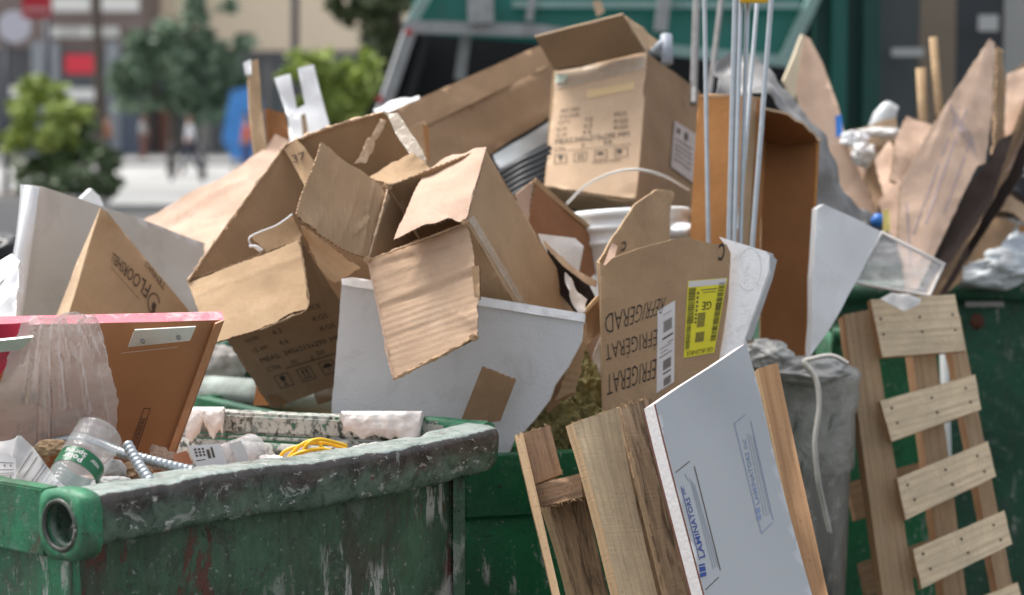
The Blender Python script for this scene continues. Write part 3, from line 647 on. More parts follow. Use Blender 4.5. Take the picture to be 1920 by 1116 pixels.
# paper sacks lower left
pb = panel('crumpled_paper', [(-40, 835, 3.72), (44, 822, 3.70), (62, 838, 3.70), (100, 890, 3.64), (150, 938, 3.58), (-40, 960, 3.64)], paper, None, t=.001, grid=.008, crump=.006, cs=14, fine=.0015, creases=[((44, 822), (20, 870), .008, .006), ((62, 838), (110, 930), .005, .005)])
tag(pb, 'creased white printed paper sheet lying in the near container', 'paper')
ppolys(pb, [line((0, y), (1, y), .012) for y in (.1, .22, .4, .47, .63, .78, .9)], [(25, 880), (52, 838), (118, 905), (95, 935)], ink_soft, off=.002, sub=6)
pb2 = panel('crumpled_paper', [(-40, 850, 3.67), (14, 850, 3.66), (30, 862, 3.65), (29, 925, 3.60), (-40, 945, 3.60)], lab, None, t=.001, grid=.008, crump=.002)
tag(pb2, 'small white printed leaflet at the left margin on the creased paper sheet', 'paper')
ppolys(pb2, [R(.05, y, .92, y+.02) for y in (.12, .2, .3, .42, .5, .62, .86)]+[R(x, y, x+.06, y+.06) for x in (.2, .5, .75) for y in (.74, .34)], [(-20, 920), (29, 912), (29, 862), (-20, 858)], ink_soft, off=.0015)
for i, (c, s, lb) in enumerate((((95, 838, 3.66), (.022, .02, .012), 'torn scrap of brown wrapping paper behind the plastic bottle'), ((215, 885, 3.72), (.020, .02, .022), 'grey pebble of rubble right beside the plastic bottle'))):
    o = (crumple('paper_scrap', P(*c), s, cb_y) if i == 0 else blob('rubble_lump', P(*c), s, rag_m, None, amp=.15)); tag(o, lb, 'scrap' if i == 0 else 'rubble')
# bottle: axis from base (upper right) to shoulder (lower left, hidden)
t = thing('plastic_bottle', 'empty ribbed clear drinks bottle with green label lying neck down in the near container', 'bottle', P(120, 900, 3.6))
Ba, Bb = P(192, 806, 3.62), P(98, 958, 3.50); ax = (Bb-Ba).normalized(); BL_ = (Bb-Ba).length
e1 = ax.cross(Vector((0, 1, 0))).normalized(); e2 = ax.cross(e1).normalized()
prof = []; N_ = 90
for i in range(N_+1):
    s = i/N_*BL_; r_ = .0415
    if s < .014: r_ = .0415*math.sqrt(max(.02, 1-((.014-s)/.014)**2*.75))
    elif s < .072: r_ = .0415-.0016*(1-abs(math.cos(s/.0135*PI)))**3-.0006
    elif s < .105: r_ = .0385
    else: r_ = .0395-.001*abs(math.sin(s*400))
    if s > BL_-.03: r_ *= max(.35, 1-((s-BL_+.03)/.03)**1.5*.6)
    prof.append((s, r_))
def lathe(name, prof, O, ax, e1, e2, mat, parent, sides=48, mod=None, a0=0, a1=2*PI, capb=True):
    V, F, U = [], [], []; full = abs(a1-a0-2*PI) < 1e-4; ns = sides if full else sides+1
    for s, r_ in prof:
        for k in range(ns):
            a = a0+(a1-a0)*k/sides; m_ = mod(s, a) if mod else 1
            V.append(O+ax*s+(e1*math.cos(a)+e2*math.sin(a))*r_*m_); U.append((a*r_, s))
    for i in range(len(prof)-1):
        for k in range(sides):
            k2 = (k+1) % ns if full else k+1; F.append([i*ns+k, i*ns+k2, (i+1)*ns+k2, (i+1)*ns+k])
    if capb and full: F.append(list(reversed(range(ns))))
    return mk(name, V, F, mat, parent, smooth=True, uv=U)
gridmod = lambda s, a: 1-(.035*(abs(math.sin(a*6+s*30))**10) if .016 < s < .07 else 0)
lathe('bottle_body', prof, Ba, ax, e1, e2, pet, t, 72, gridmod)
lathe('bottle_inside', [(s, r_-.0009) for s, r_ in prof], Ba+ax*.0009, ax, e1, e2, pet, t, 48, gridmod)
lb_ = lathe('bottle_label', [(.074+i*.0031, .0393) for i in range(11)], Ba, ax, e1, e2, green_l, t, 60, capb=False)
def cyl_text(s, s0, s1, a0, a1, mat, r_=.0397):
    V, F = text_mesh(s, .012); xs = [v[0] for v in V]; ys = [v[1] for v in V]; w_, h_ = max(xs)-min(xs), max(ys)-min(ys); W_ = []
    for x, y in V:
        a = a0+(a1-a0)*(x-min(xs))/w_; s_ = s0+(s1-s0)*(y-min(ys))/h_; W_.append(Ba+ax*s_+(e1*math.cos(a)+e2*math.sin(a))*r_)
    return mk('printed_text', W_, F, lab, lb_)
ac = max(range(360), key=lambda k: ((e1*math.cos(math.radians(k))+e2*math.sin(math.radians(k))).dot(CAMP-Ba))); ac = math.radians(ac)
probe = lambda a: (e1*math.cos(a)+e2*math.sin(a)).x
sg = 1 if probe(ac+.5) > probe(ac) else -1
cyl_text('Polar', .0905, .1015, ac-sg*.05, ac-sg*.95, lab); cyl_text('Spring', .078, .0895, ac-sg*.0, ac-sg*1.0, lab); cyl_text('water', .083, .09, ac+sg*.75, ac+sg*.25, lab)
# flexible conduit
def conduit(pts, lbl):
    path = smooth_path([P(*p) for p in pts], 40); o = tube('flexible_conduit', path, .0085, galv, None, sides=14, rfun=lambda L, a: 1+.15*abs(math.sin(L*PI/.0088))); tag(o, lbl, 'conduit', 'ribbed steel conduit pieces')
conduit([(70, 838, 3.80), (150, 822, 3.76), (230, 850, 3.68), (290, 866, 3.66), (360, 884, 3.66)], 'long ribbed grey steel conduit running from behind the bottle to the clear tub')
conduit([(238, 832, 3.62), (258, 868, 3.60), (290, 915, 3.57)], 'short ribbed grey steel conduit crossing over the longer one')
# clear tub with label
t = thing('plastic_tub', 'clear plastic food tub on its side with a white printed label', 'tub', P(420, 870, 3.95))
Ta, Tb = P(474, 848, 3.98), P(345, 884, 3.80); ax2 = (Tb-Ta).normalized(); f1 = ax2.cross(Vector((0, 0, 1))).normalized(); f2 = ax2.cross(f1).normalized()
lathe('tub_wall', [(0, .030), (.003, .0345), (.006, .033), (.012, .0325), (.07, .030), (.12, .028), (.122, .0)], Ta, ax2, f1, f2, film2, t, 40)
tp = panel('tub_label', [(352, 836, 3.80), (412, 832, 3.84), (426, 870, 3.84), (372, 884, 3.80)], lab, t, t=.0006, crump=.001)
ppolys(tp, [R(x, y, x+.07, y+.1) for x in (.12, .24, .36) for y in (.5, .65, .8)]+[R(.5, .35, .6, .8), R(.66, .35, .74, .9), R(.1, .3, .4, .34)], [(365, 878), (420, 868), (410, 834), (355, 838)], ink_soft)
panel('tub_sticker', [(432, 832, 3.86), (452, 826, 3.88), (470, 866, 3.90), (446, 874, 3.87)], lab, t, t=.0006, crump=.001)
panel('orange_film', [(325, 852, 3.83), (350, 845, 3.84), (362, 868, 3.84), (330, 885, 3.81)], plain('orange_print', (.5, .19, .09), .5), t, t=.0006, crump=.002)
for q, s_, mt, lb in (((58, 848, 3.85), (.03, .03, .018), cb_y, 'torn brown paper behind the creased white sheet'), ((300, 862, 3.9), (.02, .02, .02), cb_p, 'small tan carton scrap behind the ribbed conduit crossing'), ((505, 868, 4.05), (.02, .03, .012), paper, 'small white paper scrap left of the yellow cord'), ((210, 905, 3.6), (.03, .02, .008), paper, 'thin white paper edge under the plastic bottle'), ((700, 842, 4.12), (.03, .02, .01), rag_m, 'grey crumpled rag right of the yellow cord')):
    tag(crumple('waste_scrap', P(*q), s_, mt, None, amp=.8), lb, 'waste scrap')
# yellow cord
for i, pts in enumerate(([(520, 868, 4.12), (535, 846, 4.11), (580, 832, 4.12), (615, 832, 4.13), (665, 848, 4.13)], [(530, 872, 4.10), (560, 838, 4.09), (590, 826, 4.10), (610, 845, 4.1), (640, 858, 4.1)], [(565, 862, 4.1), (575, 835, 4.08), (600, 824, 4.09), (650, 836, 4.12)], [(540, 862, 4.08), (560, 850, 4.08), (600, 842, 4.08), (640, 850, 4.1)])):
    if i == 0: yc = thing('electrical_cord', 'coil of bright yellow electrical cord under the far rim', 'cord', P(580, 860, 4.1))
    tube('cord_loop', smooth_path([P(*p) for p in pts], 10), .0036, yell, yc, sides=8)
for q, s_, lb in (((250, 885, 3.75), (.03, .03, .015), 'crumpled brown paper wad under the conduit'), ((330, 905, 3.7), (.05, .03, .012), 'flat grey dust heap along the near rim')):
    tag(crumple('waste_lump', P(*q), s_, cb_br), lb, 'waste paper')
# ------------------------------------------------------------------ left sheets
def ext(a, b, f): return tuple(a[i]+(b[i]-a[i])*f for i in range(3))
o = tag(panel('foam_board', [(58, 347, 4.75), (80, 350, 4.76), (222, 396, 4.98), (384, 456, 5.25), (380, 640, 5.2), (140, 820, 4.9), (10, 820, 4.75), (28, 600, 4.75)], offwhite, t=.035, crump=.002, edge=white_p, u=(1, 3)), 'large off white board with rounded corner standing behind the brown paper bag', 'board')
tube('board_edge_trim', [P(60, 350, 4.735), P(45, 470, 4.735), P(28, 600, 4.735), P(8, 820, 4.73)], .016, white_p, o, sides=12)
t = thing('folded_bag', 'peaked brown paper packet with upside down printed lettering leaning on the off white board', 'paper bag', P(230, 600, 4.6))
fb = panel('bag_face', [(187, 390, 4.62), (200, 398, 4.62), (222, 425, 4.65), (357, 588, 4.72), (330, 700, 4.72), (100, 700, 4.58), (128, 590, 4.58)], cb_w, t, t=.006, grid=.02, crump=.003, bulge=.006)
panel('bag_side', [(187, 390, 4.625), (128, 590, 4.585), (100, 700, 4.58), (70, 700, 4.66), (104, 592, 4.66)], cb_pale, t, t=.004, crump=.002)
ptext(fb, 'FLOORSHELL', [(284, 534), (212, 473), (207, 489), (274, 560)], ink_br, off=.004)
ptext(fb, 'TENNACS', [(312, 533), (274, 489), (271, 498), (307, 545)], ink_br, off=.004)
ppolys(fb, [line((.5+.45*math.cos(a), .5+.45*math.sin(a)), (.5+.45*math.cos(a+.45), .5+.45*math.sin(a+.45)), .07) for a in [i*.42 for i in range(11)]]+[[(.4, .1), (.6, .1), (.7, .45), (.5, .6), (.35, .4)]], [(276, 590), (300, 590), (300, 548), (276, 548)], ink_br, off=.004)
ppolys(fb, [R(0, .3, 1, .5)], [(208, 499), (262, 560), (259, 563), (206, 502)], ink_br, off=.004)
for i, (pts, lb) in enumerate((([(-40, 512, 4.5), (22, 476, 4.52), (37, 490, 4.5), (32, 505, 4.48), (-40, 560, 4.45)], 'topmost white moulded strip at the left margin'), ([(-40, 560, 4.46), (36, 502, 4.47), (34, 540, 4.45), (-40, 610, 4.4)], 'middle white moulded strip at the left margin'), ([(-40, 610, 4.4), (33, 542, 4.43), (28, 600, 4.4), (-40, 640, 4.36)], 'lowest white moulded strip at the left margin'))):
    tag(panel('white_strip', pts, white_p, t=.02, crump=.001), lb, 'plastic strip', 'white strips at the left margin')
tag(panel('white_block', [(153, 372, 5.2), (172, 354, 5.2), (187, 368, 5.22), (196, 390, 5.22), (160, 395, 5.2)], white_p, t=.03, crump=0), 'small white block corner poking up behind the off white board', 'foam block')
tag(panel('cardboard_sheet', [(262, 412, 5.6), (400, 345, 5.7), (470, 296, 5.8), (517, 252, 5.9), (540, 262, 5.9), (560, 330, 5.7), (500, 640, 5.1), (380, 470, 5.35)], cb_p, t=.006, crump=.006, edge=cb_pale, creases=[((330, 400), (470, 330), .006, .01), ((400, 420), (350, 440), .006, .01)]), 'broad pale pinkish cardboard sheet lying behind the largest open carton', 'cardboard')
# ------------------------------------------------------------------ carton L : big open, left
def V3(p, q, k=1.): return tuple(p[i]+q[i]*k for i in range(3))
a_, e_, b_, c_ = (354, 526, 4.62), (563, 450, 4.62), (532, 276, 4.80), (722, 211, 4.80)
vv = (157, 240, .13)
t = thing('open_carton', 'largest open shipping carton with a big front flap and printed carton data under it', 'carton', P(560, 770, 4.7), 'open cartons on the pile')
fr = panel('front_panel', [a_, e_, V3(e_, vv), V3(a_, vv)], cb_grey, t, crump=.0018, edge=ce_d, back=cb_d, fine=.0003)  # darker board on this panel: shade under the flap put into its colour
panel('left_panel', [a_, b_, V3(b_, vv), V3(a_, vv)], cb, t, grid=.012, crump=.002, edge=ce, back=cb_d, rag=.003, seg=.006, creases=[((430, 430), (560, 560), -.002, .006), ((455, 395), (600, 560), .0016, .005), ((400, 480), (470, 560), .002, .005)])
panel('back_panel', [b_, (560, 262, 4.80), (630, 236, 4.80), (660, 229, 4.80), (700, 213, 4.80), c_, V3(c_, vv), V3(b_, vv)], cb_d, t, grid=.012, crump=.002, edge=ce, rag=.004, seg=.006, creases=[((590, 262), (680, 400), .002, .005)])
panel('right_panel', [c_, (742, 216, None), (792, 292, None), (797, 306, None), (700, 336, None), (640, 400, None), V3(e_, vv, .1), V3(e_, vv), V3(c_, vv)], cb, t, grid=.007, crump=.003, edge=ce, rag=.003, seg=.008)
ff = panel('front_flap', [(352, 530, 4.615), (455, 492, None), (563, 450, 4.61), (573, 520, None), (577, 578, 4.50), (540, 588, None), (520, 602, None), (488, 616, None), (405, 642, 4.49), (374, 588, None)], cb_w, t, grid=.007, crump=.0022, edge=ce_d, rag=.0022, seg=.004, u=(0, 2), creases=[((362, 555), (570, 480), .0012, .006)])
lif = panel('left_inner_flap', [(532, 280, 4.79), (556, 262, 4.785), (570, 275, 4.77), (650, 392, 4.70), (600, 400, 4.70), (545, 300, 4.78)], cb, t, crump=.002, edge=ce_d, creases=[((556, 280), (600, 350), .002, .003)])
panel('left_side_flap', [(470, 443, 4.66), (505, 428, 4.655), (548, 404, 4.65), (566, 440, 4.64), (562, 452, 4.63), (500, 474, 4.64)], cb_d, t, crump=.002, edge=ce, rag=.003, seg=.006)
panel('right_side_flap', [(562, 420, 4.56), (600, 448, 4.55), (640, 478, 4.54), (676, 502, 4.54), (630, 531, 4.56), (612, 520, 4.57), (580, 465, 4.58)], cb_y, t, grid=.007, crump=.002, edge=ce_d, rag=.002, seg=.006)
panel('corner_flap', [(692, 334, 4.66), (735, 304, None), (772, 286, 4.69), (792, 300, None), (806, 316, 4.66), (745, 352, 4.61)], cb, t, grid=.007, crump=.004, edge=ce, rag=.003, seg=.006, creases=[((735, 300), (745, 345), .003, .004)])
panel('torn_tape', [(714, 222, 4.77), (724, 225, 4.775), (716, 246, 4.765), (702, 268, 4.75), (697, 288, 4.74), (684, 306, 4.71), (664, 307, 4.70), (676, 290, 4.71), (688, 264, 4.735), (700, 250, 4.75)], cb_pale, t, t=.001, crump=.006, cs=30, grid=.004, rag=.004, seg=.004)
tube('loose_string', smooth_path([P(548, 402, 4.63), P(520, 422, 4.6), P(485, 436, 4.59), P(468, 446, 4.58), P(470, 458, 4.58), P(488, 472, 4.58)], 12), .0018, white_p, t, sides=6)
tube('loose_string', smooth_path([P(468, 462, 4.58), P(480, 462, 4.575), P(492, 470, 4.575)], 8), .003, white_p, t, sides=6)
panel('packing_tape', [(726, 214, 4.775), (746, 212, 4.77), (792, 282, 4.71), (800, 306, 4.69), (770, 292, 4.70), (742, 250, 4.74)], tape, t, t=.0005, crump=.003, grid=.01)
ptext(lif, '37', [(550, 306), (574, 298), (570, 284), (546, 292)], ink_br, off=.003)
# printing on the front panel (read along the hinge)
def pj(s, x, y, w_, h_, mat=ink, **k):        # x,y px of baseline start; w_ run length in px; h_ cap height
    r = math.radians(-16.5); ex = (math.cos(r), math.sin(r)); ey = (-.50, -.86)
    return ptext(fr, s, [(x, y), (x+ex[0]*w_, y+ex[1]*w_), (x+ex[0]*w_+ey[0]*h_, y+ex[1]*w_+ey[1]*h_), (x+ey[0]*h_, y+ey[1]*h_)], mat, off=.0012, **k)
pj('PCS', 579, 583, 24, 9); pj('KGS', 589, 603, 28, 9); pj('KGS', 603, 621, 28, 9); pj('N.W:', 463, 643, 27, 8); pj('6.2', 514, 628, 17, 10); pj('G.W:', 477, 662, 30, 9); pj('6.6', 527, 647, 16, 10)
pj('MEAS:', 491, 681, 39, 10); pj('345x215x290', 535, 667, 82, 10); pj('MM', 622, 641, 24, 9); pj('CTN.', 503, 698, 28, 9); pj('20', 547, 684, 12, 8); pj('50', 596, 667, 14, 9)
r = math.radians(-16.5)
def isq(x, y, s=27): 
    ex = (math.cos(r)*s, math.sin(r)*s); ey = (-.50*s, -.86*s); return [(x, y), (x+ex[0], y+ex[1]), (x+ex[0]+ey[0], y+ex[1]+ey[1]), (x+ey[0], y+ey[1])]
ringo = outline(0, 0, 1, 1, .05, .05)
ppolys(fr, ringo+[[(.3, .85), (.7, .85), (.65, .55), (.5, .45), (.35, .55)], R(.47, .2, .53, .48), R(.35, .15, .65, .21)], isq(526, 729), ink, off=.0012)
ppolys(fr, ringo+[R(.32, .35, .4, .75), R(.6, .35, .68, .75), [(.24, .7), (.48, .7), (.36, .9)], [(.52, .7), (.76, .7), (.64, .9)], R(.2, .2, .8, .27)], isq(568, 717), ink, off=.0012)
ppolys(fr, ringo+[[(.15, .5), (.85, .5), (.75, .7), (.5, .82), (.25, .7)], R(.48, .2, .52, .5)], isq(609, 704), ink, off=.0012)
ppolys(fr, [line((0, .5), (1, .5), .9)], [(536, 692), (628, 664), (628, 662), (536, 690)], ink); ppolys(fr, [R(0, 0, 1, 1)], [(586, 678), (588, 677), (585, 668), (583, 669)], ink)
plabel(fr, [(513, 762), (541, 756), (520, 738), (500, 742)], tape_b, name='tape_patch'); plabel(fr, [(596, 760), (640, 745), (634, 720), (588, 738)], tape_b, name='tape_patch')
# ------------------------------------------------------------------ carton M : middle, in front
O1, O2, O3, O4 = (728, 350, 4.56), (690, 489, 4.40), (873, 415, 4.40), (909, 278, 4.56); wv = (182, 305, .36)
t = thing('open_carton', 'middle open carton tipped towards the camera with torn front flap hanging over foam', 'carton', P(880, 620, 4.6), 'open cartons on the pile')
mr = panel('right_panel', [O3, O4, V3(O4, wv), V3(O3, wv)], cb, t, grid=.012, crump=.0022, edge=ce, u=(0, 3), creases=[((880, 350), (1010, 570), .0016, .004), ((900, 300), (1080, 560), -.001, .004), ((930, 380), (1010, 350), .0015, .005)])
plabel(mr, [(878, 412), (1003, 620), (1012, 612), (888, 404)], tape, off=.0012, name='packing_tape')
panel('bottom_panel', [O2, O3, V3(O3, wv), V3(O2, wv)], cb, t, crump=.0015, edge=ce_d)
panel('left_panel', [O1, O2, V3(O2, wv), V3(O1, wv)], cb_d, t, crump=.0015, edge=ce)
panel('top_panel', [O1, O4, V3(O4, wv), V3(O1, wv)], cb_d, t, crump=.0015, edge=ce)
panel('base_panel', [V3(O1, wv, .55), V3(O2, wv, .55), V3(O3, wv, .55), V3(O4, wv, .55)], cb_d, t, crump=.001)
panel('left_flap', [(602, 266, 4.35), (655, 306, None), (722, 352, 4.55), (731, 372, None), (692, 488, 4.40), (640, 466, None), (600, 440, None), (555, 402, 4.26)], cb_cx, t, grid=.007, crump=.002, edge=ce, rag=.0015, seg=.005, u=(0, 2), creases=[((637, 300), (596, 418), .002, .004), ((680, 335), (635, 455), .0025, .004), ((705, 345), (668, 478), .003, .004), ((690, 410), (660, 440), .003, .004), ((660, 420), (690, 400), -.003, .003)])
panel('top_flap', [(797, 317, 4.60), (850, 290, None), (911, 277, 4.56), (893, 342, None), (873, 411, 4.37), (830, 413, 4.345), (785, 427, 4.33), (738, 449, 4.32), (767, 384, None)], cb_p, t, grid=.007, crump=.0022, edge=ce_d, seg=.006, rag=.001, creases=[((800, 360), (830, 350), .0015, .004)])
panel('front_flap', [(690, 489, 4.395), (740, 470, None), (800, 450, None), (873, 421, 4.395), (885, 450, None), (893, 520, None), (896, 590, None), (895, 628, 4.26), (880, 640, None), (820, 668, None), (770, 692, None), (738, 711, 4.22), (722, 660, None), (716, 610, None), (702, 545, None)], cb_c, t, grid=.007, crump=.0028, edge=ce_d, seg=.004, rag=.0028, u=(0, 3),
      creases=[((696, 502), (882, 446), -.003, .005), ((716, 580), (892, 512), -.0045, .004), ((716, 568), (890, 500), .004, .005), ((720, 642), (894, 570), -.0022, .004), ((800, 470), (770, 530), .003, .004), ((850, 585), (880, 600), .002, .004), ((700, 520), (885, 465), .002, .006)])
panel('side_strip', [(884, 500, 4.31), (899, 498, 4.30), (900, 562, 4.30), (890, 566, 4.30)], cb_y, t, crump=.001, edge=ce_d)
for q, s_ in (((690, 487, 4.38), .008), ((873, 418, 4.37), .008), ((727, 350, 4.54), .009), ((888, 632, 4.24), .008)):
    crumple('crushed_corner', P(*q), (s_*.75, s_*.4, s_*.75), cb, t, amp=1.3, sub=4)
def fray(pts, parent, r_=.0035, m=None):
    path = smooth_path([P(*p) for p in pts], 26)
    return tube('frayed_edge', path, r_, m or cb_pale, parent, sides=7, rfun=lambda L, a: .45+1.5*max(0, noise.noise(Vector((L*75, math.cos(a)*1.3, math.sin(a)*1.3))))+.5*noise.noise(Vector((L*260, a, 0))))
lt = fr.parent
fray([(352, 527, 4.615), (440, 402, 4.70), (532, 276, 4.795)], lt, .0045); fray([(532, 276, 4.795), (560, 261, 4.795), (640, 232, 4.795), (722, 210, 4.795)], lt, .005); fray([(722, 211, 4.785), (760, 246, 4.75), (797, 304, 4.695)], lt, .006, tape); fray([(562, 452, 4.60), (573, 520, 4.545), (577, 576, 4.495), (540, 597, 4.49), (488, 619, 4.485)], lt, .003, cb_grey)
fray([(690, 489, 4.385), (760, 462, 4.385), (873, 418, 4.385)], t, .003); fray([(895, 628, 4.255), (860, 650, 4.24), (800, 680, 4.23), (738, 712, 4.215)], t, .0045, cb); fray([(728, 350, 4.545), (712, 410, 4.47), (690, 488, 4.39)], t, .004); fray([(728, 350, 4.55), (745, 342, 4.565), (775, 336, 4.58)], t, .005)
fray([(690, 489, 4.385), (702, 545, 4.335), (716, 610, 4.275), (738, 711, 4.215)], t, .0025, cb_p); fray([(911, 277, 4.555), (873, 412, 4.365)], t, .0025, cb_p)
# ------------------------------------------------------------------ white foam panel and scrap on it
t = thing('foam_slab', 'large pale grey foam slab with broken right end standing under the middle carton', 'foam panel', P(850, 800, 4.5))
panel('slab', [(641, 530, 4.50), (900, 572, 4.47), (1094, 600, 4.45), (1090, 640, 4.45), (1064, 690, 4.45), (1040, 722, 4.45), (1030, 750, 4.45), (1000, 790, 4.45), (962, 830, 4.45), (930, 900, None), (610, 900, None), (622, 765, None)], foam_face, t, t=.03, crump=.0008, fine=.0002, edge=foam, seg=.012, rag=.0012)
panel('top_lip', [(640, 523, 4.497), (660, 520, 4.495), (760, 535, 4.485), (905, 557, 4.465), (1097, 588, 4.445), (1095, 604, 4.445), (900, 573, 4.463), (641, 534, 4.493)], foam, t, t=.035, crump=.0004, edge=foam)
tag(panel('cardboard_scrap', [(904, 688, 4.36), (968, 712, 4.36), (938, 790, 4.41), (860, 800, 4.42)], cb_br, t=.004, crump=.0008, edge=ce, creases=[((918, 693), (880, 790), .0012, .003)]), 'small plain brown cardboard offcut leaning against the foam slab', 'cardboard')
tag(panel('torn_cardboard', [(1100, 606, 4.53), (1096, 660, 4.53), (1080, 735, 4.53), (1068, 738, 4.53), (1040, 752, 4.53), (1062, 700, 4.53), (1084, 640, 4.53)], cb, t=.003, crump=.006, edge=ce, rag=.003, seg=.006), 'narrow torn cardboard sliver along the broken foam edge', 'cardboard')
tag(panel('torn_cardboard', [(1058, 700, 4.57), (1078, 742, 4.57), (1050, 752, 4.57), (1030, 776, 4.57), (1022, 770, 4.57), (1034, 730, 4.57)], cb_br, t=.003, crump=.008, edge=ce, rag=.004, seg=.006), 'crumpled dark torn cardboard just above the mineral wool', 'cardboard')
insul = plain('mineral_wool', (.36, .33, .15), .95, .4, 18, .014, 90, dirt=.5, dirtc=(.14, .12, .05))
t = thing('insulation_wad', 'olive yellow mineral wool insulation wad between foam slab and fridge carton', 'insulation', P(1075, 800, 4.65))
for q, s_ in (((1088, 745, 4.68), (.048, .05, .075)), ((1045, 790, 4.66), (.06, .05, .075)), ((1105, 790, 4.66), (.038, .04, .06)), ((1094, 690, 4.69), (.015, .03, .04))):
    blob('wool_clump', P(*q), s_, insul, t, amp=.3, fs=2.6, sub=6)
# ------------------------------------------------------------------ box N etc
t = thing('open_carton', 'rust brown carton edge rising to a peak right of the middle carton', 'carton', P(1060, 520, 5.1), 'open cartons on the pile')
panel('outer_panel', [(966, 366, 4.95), (1006, 336, 5.05), (1002, 350, 5.05), (990, 420, 5.0), (975, 400, 4.97)], cb_p, t, edge=ce)
panel('inner_panel', [(1006, 337, 5.05), (1068, 395, 5.15), (1140, 455, 5.25), (1130, 500, 5.22), (1100, 530, 5.15), (1040, 480, 5.08), (985, 420, 5.0), (996, 380, 5.02)], cardboard('rust_board', (.32, .15, .075), .4), t, edge=ce, crump=.003, t=.006)
panel('rim_edge', [(1006, 334, 5.04), (1070, 392, 5.14), (1140, 450, 5.24), (1138, 458, 5.24), (1068, 400, 5.14), (1003, 345, 5.04)], cb, t, crump=.001, t=.006)
tag(panel('white_card', [(1010, 438, 4.92), (1078, 447, 4.95), (1094, 462, 4.95), (1086, 508, 4.94), (1050, 500, 4.92), (1020, 465, 4.92)], paper, t=.003, crump=.002, creases=[((1020, 448), (1088, 466), .003, .004)]), 'off white card wedge tucked inside the rust brown carton', 'card')
tag(panel('cardboard_strip', [(1018, 450, 4.80), (1040, 470, 4.80), (1080, 505, 4.79), (1120, 528, 4.78), (1118, 538, 4.78), (1100, 532, 4.78), (1055, 498, 4.79), (1022, 462, 4.80)], cb_pale, t=.004, crump=.002, edge=ce, rag=.002, seg=.006), 'thin torn pale cardboard strip slanting above the dark gap', 'cardboard')
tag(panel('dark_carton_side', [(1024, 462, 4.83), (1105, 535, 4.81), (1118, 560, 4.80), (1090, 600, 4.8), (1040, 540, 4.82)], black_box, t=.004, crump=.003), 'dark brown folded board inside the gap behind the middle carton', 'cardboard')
tag(panel('folded_flap', [(1090, 590, 4.70), (1124, 556, 4.72), (1128, 620, 4.72), (1098, 650, 4.66), (1086, 620, 4.68)], cb_br, t=.004, crump=.004, edge=ce_d), 'small brown folded flap wedged left of the fridge carton', 'cardboard')
tag(panel('wooden_batten', [(1088, 592, 4.665), (1121, 554, 4.69), (1124, 560, 4.69), (1091, 597, 4.665)], swood, t=.012, crump=.0), 'thin pale wooden lath slanting above the folded flap', 'lath')
tag(panel('tissue_paper', [(1058, 512, 4.68), (1072, 520, 4.69), (1080, 545, 4.69), (1102, 560, 4.69), (1100, 582, 4.67), (1086, 592, 4.66), (1068, 556, 4.67)], paper, t=.002, crump=.008, cs=25, grid=.01), 'crumpled white tissue beside the right wall of the middle carton', 'tissue')
tag(panel('pink_card', [(1098, 640, 4.8), (1132, 600, 4.82), (1130, 700, 4.82), (1096, 680, 4.8)], cb_p, t=.003, crump=.002), 'pinkish card scrap above the mineral wool', 'card')
tag(panel('white_bag', [(1112, 668, 4.76), (1132, 620, 4.77), (1134, 740, 4.76), (1120, 730, 4.75), (1118, 700, 4.75)], white_p, t=.003, crump=.003), 'white plastic scrap along the left side of the fridge carton', 'plastic scrap')
# ------------------------------------------------------------------ refrigerator carton
t = thing('appliance_carton', 'tall crushed fridge carton printed REFRIGERAD upside down with a yellow label', 'carton', P(1240, 800, 4.6))
rf = panel('front_panel', [(1124, 493, 4.50), (1134, 498, 4.50), (1148, 484, 4.50), (1200, 465, 4.51), (1262, 449, 4.53), (1290, 446, 4.54), (1340, 458, 4.55), (1362, 458, 4.56), (1370, 475, 4.56), (1366, 560, 4.56), (1345, 700, 4.56), (1300, 900, 4.55), (1140, 900, 4.50), (1133, 760, 4.50), (1126, 600, 4.50)], cb, t, t=.005, grid=.012, crump=.0025, edge=cb_w, u=(12, 11), creases=[((1280, 450), (1278, 720), .0018, .004), ((1128, 500), (1140, 760), .003, .006)])
panel('left_panel', [(1120, 490, 4.52), (1126, 494, 4.505), (1128, 600, 4.505), (1137, 900, 4.505), (1150, 900, 4.8), (1140, 600, 4.8)], cb_w, t, crump=.001)
bf = panel('back_panel', [(1121, 491, 4.53), (1160, 430, None), (1190, 384, None), (1212, 368, None), (1232, 355, 4.83), (1258, 358, None), (1262, 364, 4.88), (1256, 400, None), (1257, 450, None), (1256, 520, 4.84), (1150, 560, 4.6)], cb_y, t, grid=.012, crump=.004, edge=cb_w, creases=[((1205, 380), (1218, 470), -.008, .004), ((1192, 390), (1198, 470), .006, .005), ((1160, 440), (1152, 490), .005, .006), ((1235, 360), (1240, 460), .004, .004)])
panel('folded_corner', [(1131, 498, 4.515), (1148, 455, 4.56), (1158, 462, 4.57), (1152, 484, 4.53)], cb_p, t, crump=.002)
ptext(rf, 'REFRIGERAD', [(1249, 556), (1133, 590), (1136, 627), (1240, 588)], ink, bold=-.012); ptext(rf, 'ÉFRIGÉRAT', [(1233, 617), (1134, 647), (1137, 684), (1231, 655)], ink, bold=-.012); ptext(rf, 'EFRIGERAT', [(1231, 672), (1137, 703), (1138, 742), (1228, 710)], ink, bold=-.012)
yl = plabel(rf, [(1282, 671), (1339, 661), (1364, 521), (1290, 527)], yell_l, name='shipping_label')
SURF[yl.name] = SURF[rf.name]
yq = [(1282, 671), (1339, 661), (1364, 521), (1290, 527)]; rr = random.Random(4)
ppolys(yl, [R(0.02, .935, .98, .995)], yq, lab, off=.0012, name='label_band')
bars = []; y = .13
